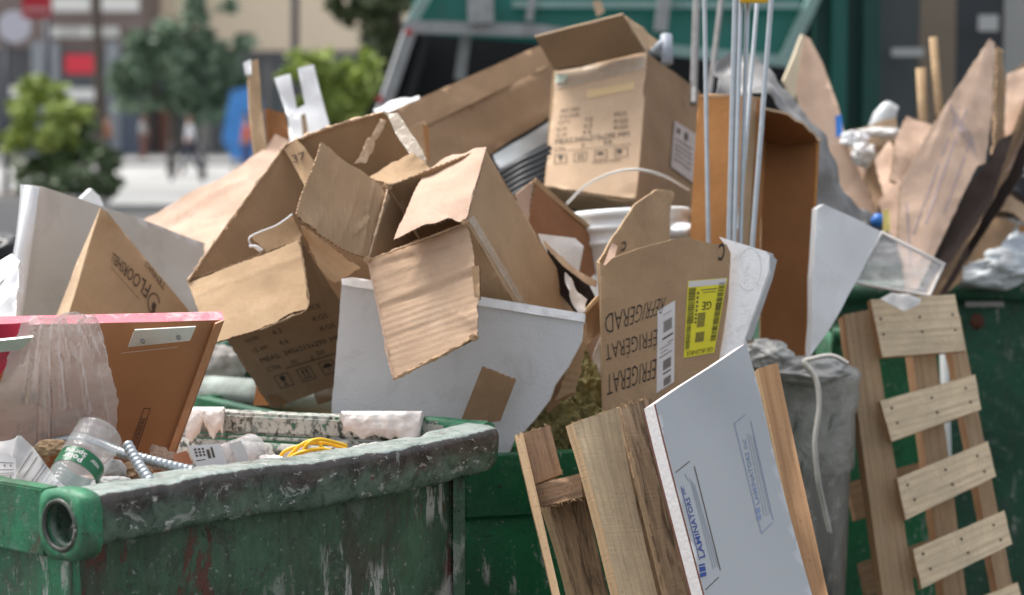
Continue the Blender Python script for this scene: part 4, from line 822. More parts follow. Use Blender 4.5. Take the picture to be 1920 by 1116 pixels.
while y < .93:
    h_ = rr.choice((.006, .01, .014)); bars.append(R(.03, y, .16+.05*(y > .5), y+h_)); y += h_+rr.choice((.006, .01))
y = .20
while y < .95:
    h_ = rr.choice((.007, .012, .018)); bars.append(R(.80, y, .97, y+h_)); y += h_+rr.choice((.007, .012))
ppolys(yl, bars, yq, ink, off=.0016, name='barcode', sub=1)
f = homog(yq)
ptext(yl, 'GIE18GSNRSS', [f(.95, .10), f(.08, .10), f(.08, .025), f(.95, .025)], ink, off=.0016)
ptext(yl, 'GE', [f(.68, .76), f(.42, .76), f(.42, .66), f(.68, .66)], ink, off=.0016, bold=.01)
ppolys(yl, [R(.33+.022*i, .44, .342+.022*i, .63) for i in range(10)]+[R(.32+.03*i, .22, .338+.03*i, .37) for i in range(9)]+[R(.4, .86, .75, .868), R(.35, .89, .78, .9)]+[R(.25, .5+.05*i, .3, .53+.05*i) for i in range(8)], yq, ink_soft, off=.0016, name='barcode', sub=1)
wl_ = plabel(rf, [(1231, 737), (1264, 716), (1266, 563), (1233, 583)], lab, name='address_label'); SURF[wl_.name] = SURF[rf.name]; wq = [(1231, 737), (1264, 716), (1266, 563), (1233, 583)]
ppolys(wl_, [R(.36+.04*i, .68, .38+.04*i, .82) for i in range(12)]+[R(.36+.035*i, .22, .38+.035*i, .34) for i in range(13)]+[R(.4+.035*i, .02, .42+.035*i, .12) for i in range(12)]+[R(.3, .6, .9, .625), R(.15, .5, .8, .508), R(.2, .45, .6, .458), R(.15, .4, .85, .41), R(.6, .53, .9, .54), R(.35, .17, .8, .19), R(.3, .9, .8, .906)], wq, ink_soft, off=.0014, name='barcode', sub=1)
arc = [(.5+.4*math.cos(a), .6+.38*math.sin(a)) for a in [PI*(.75-.15*i) for i in range(11)]]
ppolys(rf, [line(a, b, .16) for a, b in zip(arc[:-1], arc[1:])], [(1343, 497), (1358, 492), (1360, 456), (1345, 460)], ink, sub=1); ppolys(bf, [line(a, b, .16) for a, b in zip(arc[:-1], arc[1:])], [(1162, 478), (1175, 470), (1175, 452), (1164, 456)], ink, sub=1, off=.003)
t = thing('foam_block', 'thick white foam slab with a pencilled circle standing right of the fridge carton', 'foam block', P(1390, 640, 4.6))
fw = panel('slab', [(1348, 444, 4.60), (1444, 474, 4.56), (1440, 512, None), (1396, 636, 4.56), (1380, 760, None), (1300, 780, None), (1338, 650, None), (1362, 540, None), (1368, 470, None)], foam, t, t=.03, crump=0)
ppolys(fw, [line((.5+.5*math.cos(a), .5+.5*math.sin(a)), (.5+.5*math.cos(a+.25), .5+.5*math.sin(a+.25)), .015) for a in [i*.25 for i in range(-3, 11)]+[4+i*.25 for i in range(5)]]+[R(.4, .5, .46, .53), R(.35, .15, .4, .18)], [(1378, 542), (1424, 548), (1430, 468), (1386, 464)], plain('pencil', (.5, .5, .5), .8), sub=1, name='pencil_mark')
panel('slab_edge', [(1444, 474, 4.557), (1457, 488, 4.585), (1449, 522, None), (1408, 640, 4.585), (1396, 636, None), (1441, 514, None)], foam_face, t, t=.02, crump=.0)
# ------------------------------------------------------------------ laminated panel, planks
def down(a, b, y=1960):
    f = (y-a[1])/(b[1]-a[1]); return ext(a, b, f)
t = thing('laminated_panel', 'pale blue faced insulated panel with blue printing leaning against the planks', 'panel', P(1420, 1950, 3.7))
TL, TR_ = (1229, 757, 4.03), (1399, 644, 4.22); BL_p = down(TL, (1322, 1116, 3.92)); BR_p = down(TR_, (1528, 1116, 4.10))
lam_face = plain('pale_blue_laminate', (.40, .418, .43), .36, .04, 5, .0006, 25, dirt=.12, dirtc=(.3, .32, .33), spec=.5)
lp = panel('laminate_face', [TL, TR_, BR_p, BL_p], lam_face, t, t=.004, crump=0, edge=plain('brown_veneer', (.16, .07, .05), .6))
c, n_, ux, vx, dsp = SURF[lp.name]
def shift(p, k): 
    q = P(*p)-n_*k; d = (q-CAMP).dot(FWD); return (960+(q-CAMP).x/d*FPX, 558-(q-CAMP).dot(UP)/d*FPX, d)
panel('foam_core', [shift(p, .0045) for p in (TL, TR_, BR_p, BL_p)], plain('cement_core', (.70, .67, .66), .85, .08, 60, .0012, 120), t, t=.026, crump=0, grid=.02)
panel('back_veneer', [shift(p, .031) for p in (TL, TR_, BR_p, BL_p)], plain('brown_veneer_back', (.16, .07, .05), .6), t, t=.004, crump=0)
def pl(a, b, w_): return line(a, b, w_)
def pxline(o, segs, wd, mat, **k):
    ps = []
    for a, b in segs:
        dx, dy = b[0]-a[0], b[1]-a[1]; L = math.hypot(dx, dy); nx, ny = -dy/L*wd/2, dx/L*wd/2
        q = homog([(a[0]+nx, a[1]+ny), (b[0]+nx, b[1]+ny), (b[0]-nx, b[1]-ny), (a[0]-nx, a[1]-ny)]); ps.append((q))
    V, F = [], []
    for q in ps:
        b_ = len(V); m_ = 6
        for i in range(m_+1): V.append(on(o, *q(i/m_, 0), .0012)); V.append(on(o, *q(i/m_, 1), .0012))
        for i in range(m_): F.append([b_+2*i, b_+2*i+2, b_+2*i+3, b_+2*i+1])
    return mk('printed_lines', V, F, mat, o)
pxline(lp, [((1267, 886), (1293, 865)), ((1302, 874), (1351, 1069)), ((1348, 1082), (1323, 1106))], 1.6, ink_soft)
pxline(lp, [((1377, 794), (1398, 777)), ((1408, 790), (1450, 975)), ((1450, 979), (1428, 1000)), ((1377, 794), (1428, 1000))], 1.1, ink_blue2)
ptext(lp, 'LAMINATORS', [(1323, 1044), (1293, 932), (1285, 934), (1313, 1047)], ink_blue, off=.0012, bold=.008); ptext(lp, 'INC', [(1287, 926), (1282, 911), (1277, 913), (1281, 928)], ink_blue, off=.0012)
ppolys(lp, [R(0, 0, .25, 1), R(.33, 0, .66, 1), R(.74, 0, .86, 1)], [(1325, 1079), (1321, 1053), (1310, 1055), (1313, 1083)], ink_blue, off=.0012)
pxline(lp, [((1277, 912), (1312, 1050))], 1.2, ink_blue)
pxline(lp, [((1290+4*i, 892+5*i), (1334+4*i, 1070-3*i)) for i in range(1, 4)]+[((1284, 888), (1292, 902))], 1., plain('thin_print', (.25, .28, .34), .8))
ptext(lp, 'LAMINATORS', [(1425, 943), (1404, 847), (1397, 849), (1418, 947)], ink_blue2, off=.0012, bold=.008); ptext(lp, 'INC', [(1403, 840), (1399, 822), (1393, 824), (1396, 842)], ink_blue2, off=.0012)
ppolys(lp, [R(0, 0, .35, 1), R(.5, 0, .9, 1)], [(1428, 972), (1424, 948), (1415, 951), (1420, 976)], ink_blue2, off=.0012)
pxline(lp, [((1402+5*i, 812+3*i), (1434+5*i, 968-2*i)) for i in range(0, 3)], .9, plain('thin_print_pale', (.31, .34, .39), .8))
# pallet parts left of it
pal = thing('wooden_pallet', 'weathered pine pallet with mouldy boards standing on end left of the blue panel', 'pallet', P(1150, 1900, 3.8))
def plank(name, tl, tr, bl, br, mat, t, parent=pal, edge=None, **k):
    return panel(name, [tl, ext(tl, tr, .5), tr, down(tr, br), down(tl, bl)], mat, parent, t=t, crump=k.pop('crump', .0008), cs=5, edge=edge or swood, u=(4, 0), grid=.05, rag=.0008, **k)
panel('board', [(980, 812, 4.185), (1031, 797, 4.21), (1054, 888, 4.185), (1003, 908, 4.16)], rwood, pal, t=.03, crump=.001, edge=swood, u=(3, 0), rag=.001)
plank('stringer', (965, 816, 4.17), (981, 812, 4.17), (1036, 1116, 4.03), (1050, 1116, 4.03), swood, .02)
panel('cross_block', [(1003, 910, 4.155), (1088, 888, 4.12), (1092, 932, 4.115), (1009, 952, 4.15)], rwood, pal, t=.10, crump=.0008, edge=pwood)
plank('deck_board', (1074, 793, 4.08), (1160, 763, 4.13), (1158, 1116, 3.98), (1236, 1116, 4.03), owood, .022, edge=swood)
plank('deck_board', (1164, 761, 4.165), (1212, 748, 4.19), (1252, 1116, 4.065), (1312, 1116, 4.09), dwood, .022, edge=dwood)
plank('back_board', (1130, 772, 4.24), (1230, 745, 4.26), (1200, 1116, 4.14), (1300, 1116, 4.18), dwood, .02)
plank('inner_board', (1008, 905, 4.22), (1100, 885, 4.24), (1065, 1116, 4.15), (1150, 1116, 4.18), dwood, .02)
rs = random.Random(9); V, F = [], []
for (xa, ya, da), (xb, yb, db), n_s in (((966, 816, 4.165), (1031, 797, 4.205), 16), ((1074, 793, 4.075), (1160, 763, 4.125), 22), ((1166, 760, 4.16), (1212, 748, 4.185), 40), ((1010, 953, 4.145), (1090, 933, 4.11), 26), ((1040, 860, 4.18), (1056, 892, 4.17), 14)):
    for k in range(n_s):
        f = rs.random(); p = P(xa+(xb-xa)*f, ya+(yb-ya)*f+rs.uniform(-1, 3), da+(db-da)*f); q = p+Vector((rs.gauss(0, .004), rs.gauss(0, .003), abs(rs.gauss(0, .006)) if n_s != 26 else -abs(rs.gauss(0, .006)))); s_ = Vector((rs.uniform(.0006, .0016), .0005, 0)); b_ = len(V)
        V += [p-s_, p+s_, q, p+Vector((0, .002, 0))]; F += [(b_, b_+1, b_+2), (b_+1, b_+3, b_+2), (b_+3, b_, b_+2)]
sp_o = mk('splinters', V, F, swood, pal); sp_o['kind'] = 'stuff'
tag(panel('wooden_stud', [(1421, 691, 4.30), (1458, 680, 4.31), down((1458, 680, 4.31), (1553, 1116, 4.18)), down((1421, 691, 4.30), (1512, 1116, 4.17))], stud, t=.05, crump=.0006, edge=swood, u=(3, 0), grid=.06), 'plain sawn wooden stud standing just right of the blue panel', 'timber stud')
# ------------------------------------------------------------------ right pallet
pr = thing('wooden_pallet', 'pale slatted pine pallet standing on end before the dark green container at right', 'pallet', P(1780, 1700, 5.0))
def pq(name, pts, mat, t, **k): return panel(name, pts, mat, pr, t=t, crump=.0007, cs=5, grid=.05, edge=k.pop('edge', stud), rag=.0012, seg=.02, **k)
for q in (([(1632, 562, 5.33), (1790, 552, 5.40), (1812, 658, 5.37), (1655, 670, 5.30)]), ([(1650, 752, 5.25), (1828, 702, 5.33), (1840, 768, 5.31), (1672, 828, 5.22)]), ([(1682, 897, 5.19), (1852, 827, 5.27), (1868, 893, 5.25), (1698, 975, 5.16)]),
          ([(1712, 1030, 5.13), (1883, 957, 5.2), (1898, 1020, 5.18), (1728, 1104, 5.1)]), ([(1740, 1160, 5.07), (1908, 1092, 5.14), (1925, 1160, 5.12), (1760, 1240, 5.05)]), ([(1775, 1300, 5.0), (1940, 1232, 5.08), (1955, 1300, 5.06), (1790, 1375, 4.98)])):
    pq('slat', q, pwood_x, .02)
def strg(tl, tr, bl, br, mat=pwood, t=.035): pq('stringer', [tl, tr, down(tr, br, 1680), down(tl, bl, 1680)], mat, t, u=(3, 0))
strg((1582, 590, 5.36), (1634, 580, 5.38), (1655, 1116, 5.14), (1716, 1116, 5.16)); strg((1700, 600, 5.42), (1748, 590, 5.43), (1770, 1116, 5.20), (1812, 1116, 5.22)); strg((1772, 600, 5.44), (1800, 590, 5.45), (1872, 1116, 5.23), (1902, 1116, 5.24))
pq('rear_slat', [(1590, 905, 5.36), (1740, 862, 5.44), (1760, 925, 5.42), (1605, 975, 5.33)], pwood, .02)
pq('rear_slat', [(1612, 1055, 5.3), (1780, 1000, 5.37), (1790, 1050, 5.35), (1625, 1120, 5.27)], pwood, .02)
pq('rear_slat', [(1630, 1190, 5.24), (1800, 1130, 5.3), (1810, 1190, 5.3), (1640, 1250, 5.2)], pwood, .02)
tag(panel('white_rag', [(1650, 560, 5.28), (1672, 548, 5.28), (1700, 552, 5.28), (1728, 562, 5.28), (1722, 572, 5.27), (1695, 584, 5.27), (1672, 572, 5.28)], paper, t=.002, crump=.01, cs=20, grid=.012), 'white paper scrap curled over the top slat of the right pallet', 'paper')
nail = plain('rusty_nail', (.05, .035, .028), .5)
for sl_ in [c for c in pr.children if c.name.startswith('slat')]:
    c, n_, ux, vx, dsp = SURF[sl_.name]; xs = [(sl_.matrix_basis @ v.co).x for v in sl_.data.vertices]; hw_ = (max(xs)-min(xs))/2
    for fx in (-.80, .05, .78):
        for fy in (-.018, .02): blob('nail', c+ux*hw_*fx+vx*(fy+.004*random.random())+n_*.001, (.0035, .0035, .0035), nail, sl_, amp=0, sub=1)
# ------------------------------------------------------------------ grey bin with liner
t = thing('lined_bin', 'dirty grey plastic bin wrapped in cloudy liner between the blue panel and the right pallet', 'bin', P(1520, 1950, 5.1))
cx = P(1505, 700, 5.2); zt = P(1505, 700, 5.2).z
bn = NT('dirty_grey_plastic'); ob_ = bn.tc.outputs['Object']; s1_ = bn.noise(bn.co('Object', (16, 16, 1.6)), 1, 8, .72, .6); s2_ = bn.noise(ob_, 5, 7, .7, .5)
colb = bn.mix(bn.ramp(s1_, .36, .62), (.075, .078, .065), (.26, .255, .23)); colb = bn.mix(bn.ramp(s2_, .5, .6), colb, (.15, .16, .14)); colb = bn.mix(bn.math('MULTIPLY', bn.ramp(bn.noise(ob_, 30, 5, .7), .58, .63), .6), colb, (.42, .41, .38)); bn.bump(bn.math('ADD', s1_, bn.noise(ob_, 12, 5)), .003)
binm = bn.set(color=colb, rough=.34)
def bprof(z0, z1, r0_, r1_): return [(z0+(z1-z0)*i/14, r0_+(r1_-r0_)*i/14) for i in range(15)]
X, Y_, Z = Vector((1, 0, 0)), Vector((0, 1, 0)), Vector((0, 0, 1))
lathe('bin_body', bprof(.0, zt-.04, .10, .128), Vector((cx.x, cx.y+.05, 0)), Z, X, Y_, binm, t, 48, lambda s, a: 1+.012*noise.noise(Vector((math.cos(a)*6, math.sin(a)*6, s*3))))
lathe('liner_roll', [(zt-.24, .120), (zt-.23, .1255), (zt-.15, .128), (zt-.11, .131), (zt-.075, .134), (zt-.06, .137), (zt-.03, .141), (zt-.005, .143), (zt+.008, .135), (zt, .12), (zt-.08, .11)], Vector((cx.x, cx.y+.05, 0)), Z, X, Y_, plain('crinkled_liner', (.33, .33, .30), .4, .5, 14, .012, 26, dirt=.6, dirtc=(.16, .16, .14)), t, 64, lambda s, a: 1+.07*noise.noise(Vector((math.cos(a)*9, math.sin(a)*9, s*25)))+.05*noise.noise(Vector((math.cos(a)*26, math.sin(a)*26, s*60))), capb=False)
crumple('liner_bunch', P(1440, 668, 5.12), (.055, .05, .035), plain('bunched_liner', (.42, .42, .40), .35, .3, 16, .006, 30), t)
crumple('liner_bunch', P(1500, 695, 5.12), (.10, .06, .03), plain('bunched_liner_grey', (.34, .335, .32), .4, .3, 16, .006, 30), t)
V, F = [], []; sp1 = smooth_path([P(1590, 682, 5.0), P(1560, 667, 5.0), P(1525, 672, 5.0), P(1508, 680, 5.0), P(1530, 712, 4.98), P(1536, 760, 4.97), P(1528, 830, 4.97), P(1534, 900, 4.97), P(1545, 950, 4.98), P(1556, 1000, 4.98)], 8)
o = tube('cloth_strap', sp1, .011, rope_m, None, sides=10, prof=[(math.cos(2*PI*k/10), .45*math.sin(2*PI*k/10)) for k in range(10)], rfun=lambda L, a: 1+.15*noise.noise(Vector((L*30, 0, 0)))); tag(o, 'limp grey white cloth strap hanging down over the lined bin', 'strap')
# ------------------------------------------------------------------ centre back
def cartonprint(o, q, mat):
    f = homog(q)
    def T(s, x0, x1, y, h=.045): ptext(o, s, [f(x0, y), f(x1, y), f(x1, y+h), f(x0, y+h)], mat, off=.002)
    T('ART NO:', .08, .32, .80); T('COLOUR:', .07, .32, .735); T('QTY', .06, .22, .665); T('12', .40, .48, .67); T('PCS', .74, .88, .685); T('N.W', .05, .18, .595); T('6.2', .38, .48, .60); T('KGS', .74, .90, .61); T('G.W', .05, .18, .53); T('6.6', .37, .47, .535); T('KGS', .74, .90, .545)
    T('MEAS:345x215x290 MM', .04, .92, .455, .06); T('CTN.', .04, .18, .375); T('7', .36, .40, .385); T('50', .62, .72, .395); T('MADE IN CHINA', .5, .84, .20, .03)
    ps = [R(.2, .37, .95, .375)]
    for i in range(4):
        x = .04+.24*i; ps += outline(x, .24, x+.15, .34, .008, .006)
    ps += [[(.08, .33), (.15, .33), (.13, .29), (.10, .29)], R(.11, .26, .12, .29), R(.33, .26, .345, .32), R(.37, .26, .385, .32), [(.54, .29), (.64, .29), (.61, .32), (.57, .32)], [(.80, .27), (.85, .3), (.83, .33), (.78, .32)]]
    ppolys(o, ps, q, mat, off=.002, sub=1)
t = thing('shipping_carton', 'upright tan shipping carton with raised top flap and printed front in the centre behind', 'carton', P(1120, 380, 5.7))
F1, F2, F3, F4 = (1041, 134, 5.80), (1213, 98, 5.80), (1192, 372, 5.53), (1022, 352, 5.53); G2, G3 = (1312, 172, 6.15), (1300, 440, 5.88)
cf = panel('front_panel', [F1, F2, (1207, 200, None), (1196, 340, None), F3, F4], cb_pale, t, crump=.001, edge=ce)
panel('right_panel', [F2, G2, G3, (1192, 400, 5.52)], cb_br, t, crump=.003, edge=ce_d)
panel('left_panel', [F1, F4, (1100, 352, 5.9), (1120, 134, 6.15)], cb_d, t, crump=.001); panel('back_panel', [(1120, 120, 6.17), G2, G3, (1100, 400, 5.9)], cb_d, t)
panel('bottom_panel', [(1022, 352, 5.52), (1110, 368, 5.52), (1192, 372, 5.52), (1196, 400, 5.53), (1300, 436, 5.84), (1180, 440, 5.8), (1040, 380, 5.6)], cb_grey, t, crump=.003)
panel('top_flap', [(1040, 132, 5.79), (1128, 116, None), (1212, 98, 5.79), (1168, 27, 5.66), (1085, 48, None), (1003, 70, None)], cb_grey, t, crump=.0015, edge=cb_pale)
panel('side_flap', [(1168, 27, 5.67), (1212, 98, 5.8), (1238, 84, 5.95), (1206, 52, 5.9)], cb_w, t, crump=.001)
plabel(cf, [(1042, 168), (1210, 128), (1211, 101), (1042, 137)], tape, off=.003, name='packing_tape')
plabel(cf, [(1041, 156), (1058, 154), (1066, 140), (1041, 138)], plain('pale_tape', (.55, .62, .5), .5), off=.006, name='tape_patch')
plabel(cf, [(1099, 185), (1189, 168), (1190, 153), (1101, 169)], plain('yellow_masking_tape', (.72, .52, .28), .7), off=.002, name='masking_tape')
cartonprint(cf, [(1030, 350), (1190, 335), (1196, 160), (1040, 180)], ink_soft)
cr_ = t.children[1]; cr_ = [c for c in t.children if c.name.startswith('right_panel')][0]
sl = plabel(cr_, [(1258, 312), (1302, 345), (1306, 252), (1265, 226)], plain('pinkish_label', (.55, .47, .45), .7), off=.004, name='paper_label'); SURF[sl.name] = SURF[cr_.name]
ppolys(sl, [R(.1, y, .85, y+.02) for y in (.2, .3, .4, .5, .62)]+[R(.15, .78, .3, .88), R(.5, .74, .65, .9)], [(1258, 312), (1302, 345), (1306, 252), (1265, 226)], ink_soft, off=.006, sub=1)
# bucket
t = thing('plastic_bucket', 'white plastic bucket with ribbed rim and wire handle under the tan shipping carton', 'bucket', P(1180, 520, 5.25))
bc = P(1178, 400, 5.3); rb = .152; ab = Vector((.05, -.10, -1)).normalized(); g1 = ab.cross(Y_).normalized(); g2 = ab.cross(g1).normalized()
pr_b = [(0, .02), (0, .120), (-.006, .146), (0, .152), (.012, .152), (.016, .146), (.03, .145), (.034, .152), (.044, .152), (.048, .145), (.066, .144), (.07, .149), (.078, .149), (.082, .142), (.13, .139), (.3, .125)]
lathe('bucket_body', pr_b, bc, ab, g1, g2, plain('white_bucket_plastic', (.78, .80, .80), .3, .03, 6), t, 64)
tube('wire_handle', smooth_path([P(1063, 382, 5.28), P(1100, 347, 5.22), P(1150, 324, 5.17), P(1195, 318, 5.15), P(1245, 330, 5.17), P(1292, 356, 5.26)], 10), .0032, plain('white_wire', (.62, .60, .56), .5), t, sides=8)
tag(blob('white_bucket_lid', P(1275, 432, 5.2), (.04, .06, .02), white_p, None, amp=.05), 'white plastic lid edge right of the bucket behind the fridge carton flap', 'lid')
# long slab
t = thing('long_carton', 'long flat brown carton slanting up behind the middle carton towards the shipping carton', 'carton', P(900, 330, 6.0))
panel('upper_face', [(724, 212, 5.9), (1028, 78, 6.3), (1046, 110, 6.28), (1045, 118, 6.28), (745, 262, 5.88)], cb_br, t, t=.01, crump=.002)
panel('lower_face', [(742, 264, 5.88), (1046, 116, 6.28), (1040, 215, 6.2), (960, 262, 6.1), (860, 330, 5.95), (800, 380, 5.85), (760, 330, 5.85)], cb_br, t, t=.01, crump=.002, creases=[((800, 330), (1030, 210), .004, .02)])
t = thing('small_carton', 'small brown carton corner peeking between the largest carton and the long flat carton', 'carton', P(775, 300, 5.3))
panel('front_panel', [(752, 244, 5.2), (792, 232, 5.22), (800, 300, 5.2), (770, 320, 5.18)], cb, t, crump=.001); panel('side_panel', [(792, 232, 5.22), (803, 238, 5.3), (806, 300, 5.3), (800, 305, 5.2)], cb_o, t, crump=.001)
tag(panel('grey_sheet', [(925, 290, 5.75), (1034, 226, 5.85), (1034, 290, 5.8), (940, 325, 5.7)], plain('pale_grey_plastic', (.36, .38, .39), .35, .1, 10), t=.004, crump=.004), 'smooth pale grey plastic sheet between the long carton and the shipping carton', 'plastic sheet')
t = thing('ribbed_mat', 'black ribbed plastic mat left of the shipping carton', 'plastic mat', P(980, 330, 5.6))
for i in range(7):
    y = 300+i*11; tube('rib', [P(930, y+32, 5.58-.01*i), P(980, y+2, 5.6-.01*i), P(1032, y-22, 5.62-.01*i)], .009, black_pl, t, sides=8)
panel('backing', [(925, 322, 5.64), (1036, 262, 5.7), (1036, 360, 5.62), (930, 400, 5.55)], black_pl, t, t=.005)
tag(panel('curved_sheet', [(700, 205, 6.2), (745, 186, 6.2), (785, 180, 6.25), (790, 192, 6.2), (720, 225, 6.1)], white_p, t=.02, crump=.002), 'white curved plastic sheet just above the largest carton', 'plastic sheet')
# white cut-out card, tall board at left
t = thing('white_bracket', 'white forked foam packing piece with two prongs beside the tall narrow board', 'packing foam', P(570, 260, 5.9))
panel('fork', [(514, 146, 5.9), (544, 138, 5.9), (556, 205, 5.88), (572, 196, 5.88), (558, 128, 5.9), (588, 121, 5.9), (600, 170, 5.88), (617, 232, 5.85), (610, 290, 5.8), (545, 290, 5.8), (540, 220, 5.85)], white_p, t, t=.03, crump=.001)
panel('dark_slot', [(564, 216, 5.83), (572, 212, 5.83), (577, 245, 5.81), (568, 256, 5.81)], cb_grey, t, t=.002, crump=.001)
t = thing('tall_board', 'tall narrow cardboard edge with a white tip standing left of the forked white foam', 'cardboard', P(490, 290, 5.9))
panel('board_edge', [(466, 118, 5.92), (484, 110, 5.93), (491, 200, 5.9), (500, 280, 5.85), (478, 290, 5.85), (468, 200, 5.88)], cb_w, t, t=.03, crump=.001); panel('white_tip', [(456, 118, 5.915), (470, 111, 5.915), (471, 140, 5.905), (460, 140, 5.905)], white_p, t, t=.03, crump=0)
panel('inner_side', [(497, 204, 5.96), (535, 212, 6.0), (545, 262, 5.95), (505, 285, 5.9)], cb_do, t, t=.006, crump=.001)
# ------------------------------------------------------------------ steel rods
rods = [((1321, 0), (1328, 448), 5.05, 4.95, 4.2, 'leftmost of the thin galvanised rods in front of the orange carton'), ((1379, 0), (1367, 450), 5.0, 4.9, 5.5, 'thickest galvanised channel in the middle of the rod bundle'), ((1389, 0), (1377, 450), 4.99, 4.89, 4.5, 'galvanised rod touching the thickest channel on its right'), ((1402, 0), (1388, 448), 5.0, 4.9, 4.5, 'galvanised rod second right of the thickest channel'), ((1420, 0), (1396, 300), 5.2, 5.05, 4.0, 'dull galvanised rod leaning behind the bundle'),
        ((1446, 0), (1411, 452), 5.05, 4.93, 5., 'rightmost galvanised rod in front of the open orange carton'), ((1306, 0), (1301, 165), 6.1, 6.0, 7., 'dark grey bar left of the rods behind the shipping carton'), ((1352, 0), (1330, 180), 6.1, 6.0, 6., 'dark grey bar slanting behind the leftmost thin rod')]
for (a, b, d0, d1, r_, lb) in rods:
    dx = (a[0]-b[0])/(b[1]-a[1]); T0 = (a[0]+dx*260, -260, d0+.08); B0 = (b[0]-dx*(130 if d0 < 5.5 else 30), b[1]+(130 if d0 < 5.5 else 30), d1-.03)
    o = tube('steel_rod', [P(*T0), P(*a, d0), P(*b, d1), P(*B0)], r_/FPX*d0*.98, galv if d0 < 6 else steel_d, None, sides=6 if r_ > 5 else 8, smooth=False); tag(o, lb, 'rod', 'steel rods and bars standing in the pile')
o = pbox('yellow_clip', 1388, -16, 1442, 5, 5.0, .03, yell, None, .004); tag(o, 'yellow plastic clip holding the tops of the rods together', 'clip')
t = thing('pipe_clamp', 'blue grey pipe stub sticking up from the back edge of the shipping carton', 'pipe', P(1250, 120, 5.8))
tube('pipe_stub', [P(1249, 66, 5.80), P(1251, 120, 5.78)], .016, plain('blue_grey_pipe', (.32, .36, .42), .5), t); tube('bent_arm', smooth_path([P(1225, 98, 5.8), P(1236, 86, 5.79), P(1250, 72, 5.8)]), .010, plain('blue_grey_arm', (.32, .36, .42), .5), t)
tag(panel('wooden_stick', [(1112, 2, 7.), (1126, 0, 7.), (1134, 22, 7.), (1120, 30, 7.)], cb_pale, t=.02), 'pale stick tip poking above the shipping carton flap', 'stick')
# ------------------------------------------------------------------ orange cartons
t = thing('orange_carton', 'narrow orange brown carton standing upright behind the rods', 'carton', P(1350, 460, 5.2))
panel('front_panel', [(1309, 178, 5.2), (1318, 176, 5.2), (1404, 180, 5.17), (1398, 330, 5.12), (1385, 520, 5.08), (1290, 520, 5.1), (1297, 380, 5.14)], cb_o, t, t=.006, crump=.001, edge=cb_pale)
panel('side_panel', [(1404, 180, 5.165), (1426, 182, 5.28), (1412, 520, 5.2), (1386, 520, 5.08)], cb_w, t, t=.006, crump=.001, edge=cb_pale)
panel('top_panel', [(1309, 178, 5.2), (1404, 180, 5.17), (1426, 182, 5.28), (1330, 176, 5.32)], cb_pale, t, t=.004, crump=0)
t = thing('hollow_carton', 'tall hollow brown carton lying open towards the camera right of the rods', 'carton', P(1460, 680, 5.3))
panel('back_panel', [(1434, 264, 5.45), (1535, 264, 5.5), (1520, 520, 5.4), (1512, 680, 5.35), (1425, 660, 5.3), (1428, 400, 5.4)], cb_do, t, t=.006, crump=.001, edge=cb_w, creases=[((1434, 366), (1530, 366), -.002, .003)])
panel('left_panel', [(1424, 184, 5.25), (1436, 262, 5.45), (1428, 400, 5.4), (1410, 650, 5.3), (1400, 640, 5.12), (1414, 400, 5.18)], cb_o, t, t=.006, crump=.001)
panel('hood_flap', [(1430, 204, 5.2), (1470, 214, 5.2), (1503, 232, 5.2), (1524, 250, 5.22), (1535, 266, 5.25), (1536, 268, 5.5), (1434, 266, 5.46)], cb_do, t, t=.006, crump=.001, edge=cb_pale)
panel('right_edge', [(1531, 262, 5.26), (1537, 268, 5.26), (1524, 520, 5.24), (1512, 680, 5.22), (1506, 676, 5.22), (1520, 500, 5.24)], cb_o, t, t=.01, crump=.001)
tag(panel('grey_sheeting', [(1345, 115, 5.75), (1370, 98, 5.75), (1420, 108, 5.75), (1455, 140, 5.72), (1500, 195, 5.70), (1530, 240, 5.70), (1560, 300, 5.7), (1590, 360, 5.7), (1640, 405, 5.72), (1600, 420, 5.7), (1540, 390, 5.65), (1530, 300, 5.62), (1500, 240, 5.62), (1440, 180, 5.62), (1340, 180, 5.62)], grey_pl, t=.004, crump=.014, cs=9, fine=.002, grid=.02, creases=[((1440, 150), (1600, 390), .01, .01)]), 'grey dusty plastic sheeting bunched over the top of the hollow carton', 'plastic sheeting')
tag(panel('white_foam_sheet', [(1532, 392, 5.12), (1545, 383, 5.12), (1600, 408, 5.16), (1652, 434, 5.2), (1610, 520, 5.17), (1560, 610, 5.12), (1520, 668, 5.1), (1524, 520, 5.1)], white_p, t=.02, crump=.0008), 'white triangular foam sheet pointing down right of the hollow carton', 'foam sheet')
cb_w_ = cb_w; t = thing('tall_cardboard', 'tall pointed cardboard sheet with cream edge and blue tape rising behind the grey sheeting', 'cardboard', P(1580, 400, 6.6))
panel('sheet_face', [(1506, 66, 6.6), (1518, 72, None), (1542, 118, None), (1572, 200, None), (1592, 285, None), (1648, 395, 6.4), (1640, 412, None), (1600, 395, None), (1540, 300, None), (1500, 200, None), (1488, 150, 6.55)], cb_pk, t, t=.012, crump=.003, edge=cream)
panel('cream_edge', [(1470, 150, 6.5), (1504, 64, 6.58), (1508, 68, 6.58), (1500, 120, 6.54), (1490, 190, 6.5)], cream, t, t=.012, crump=.001)
panel('blue_tape_piece', [(1566, 218, 6.48), (1578, 214, 6.48), (1580, 252, 6.46), (1568, 258, 6.46)], blue_t, t, t=.002, crump=.001)
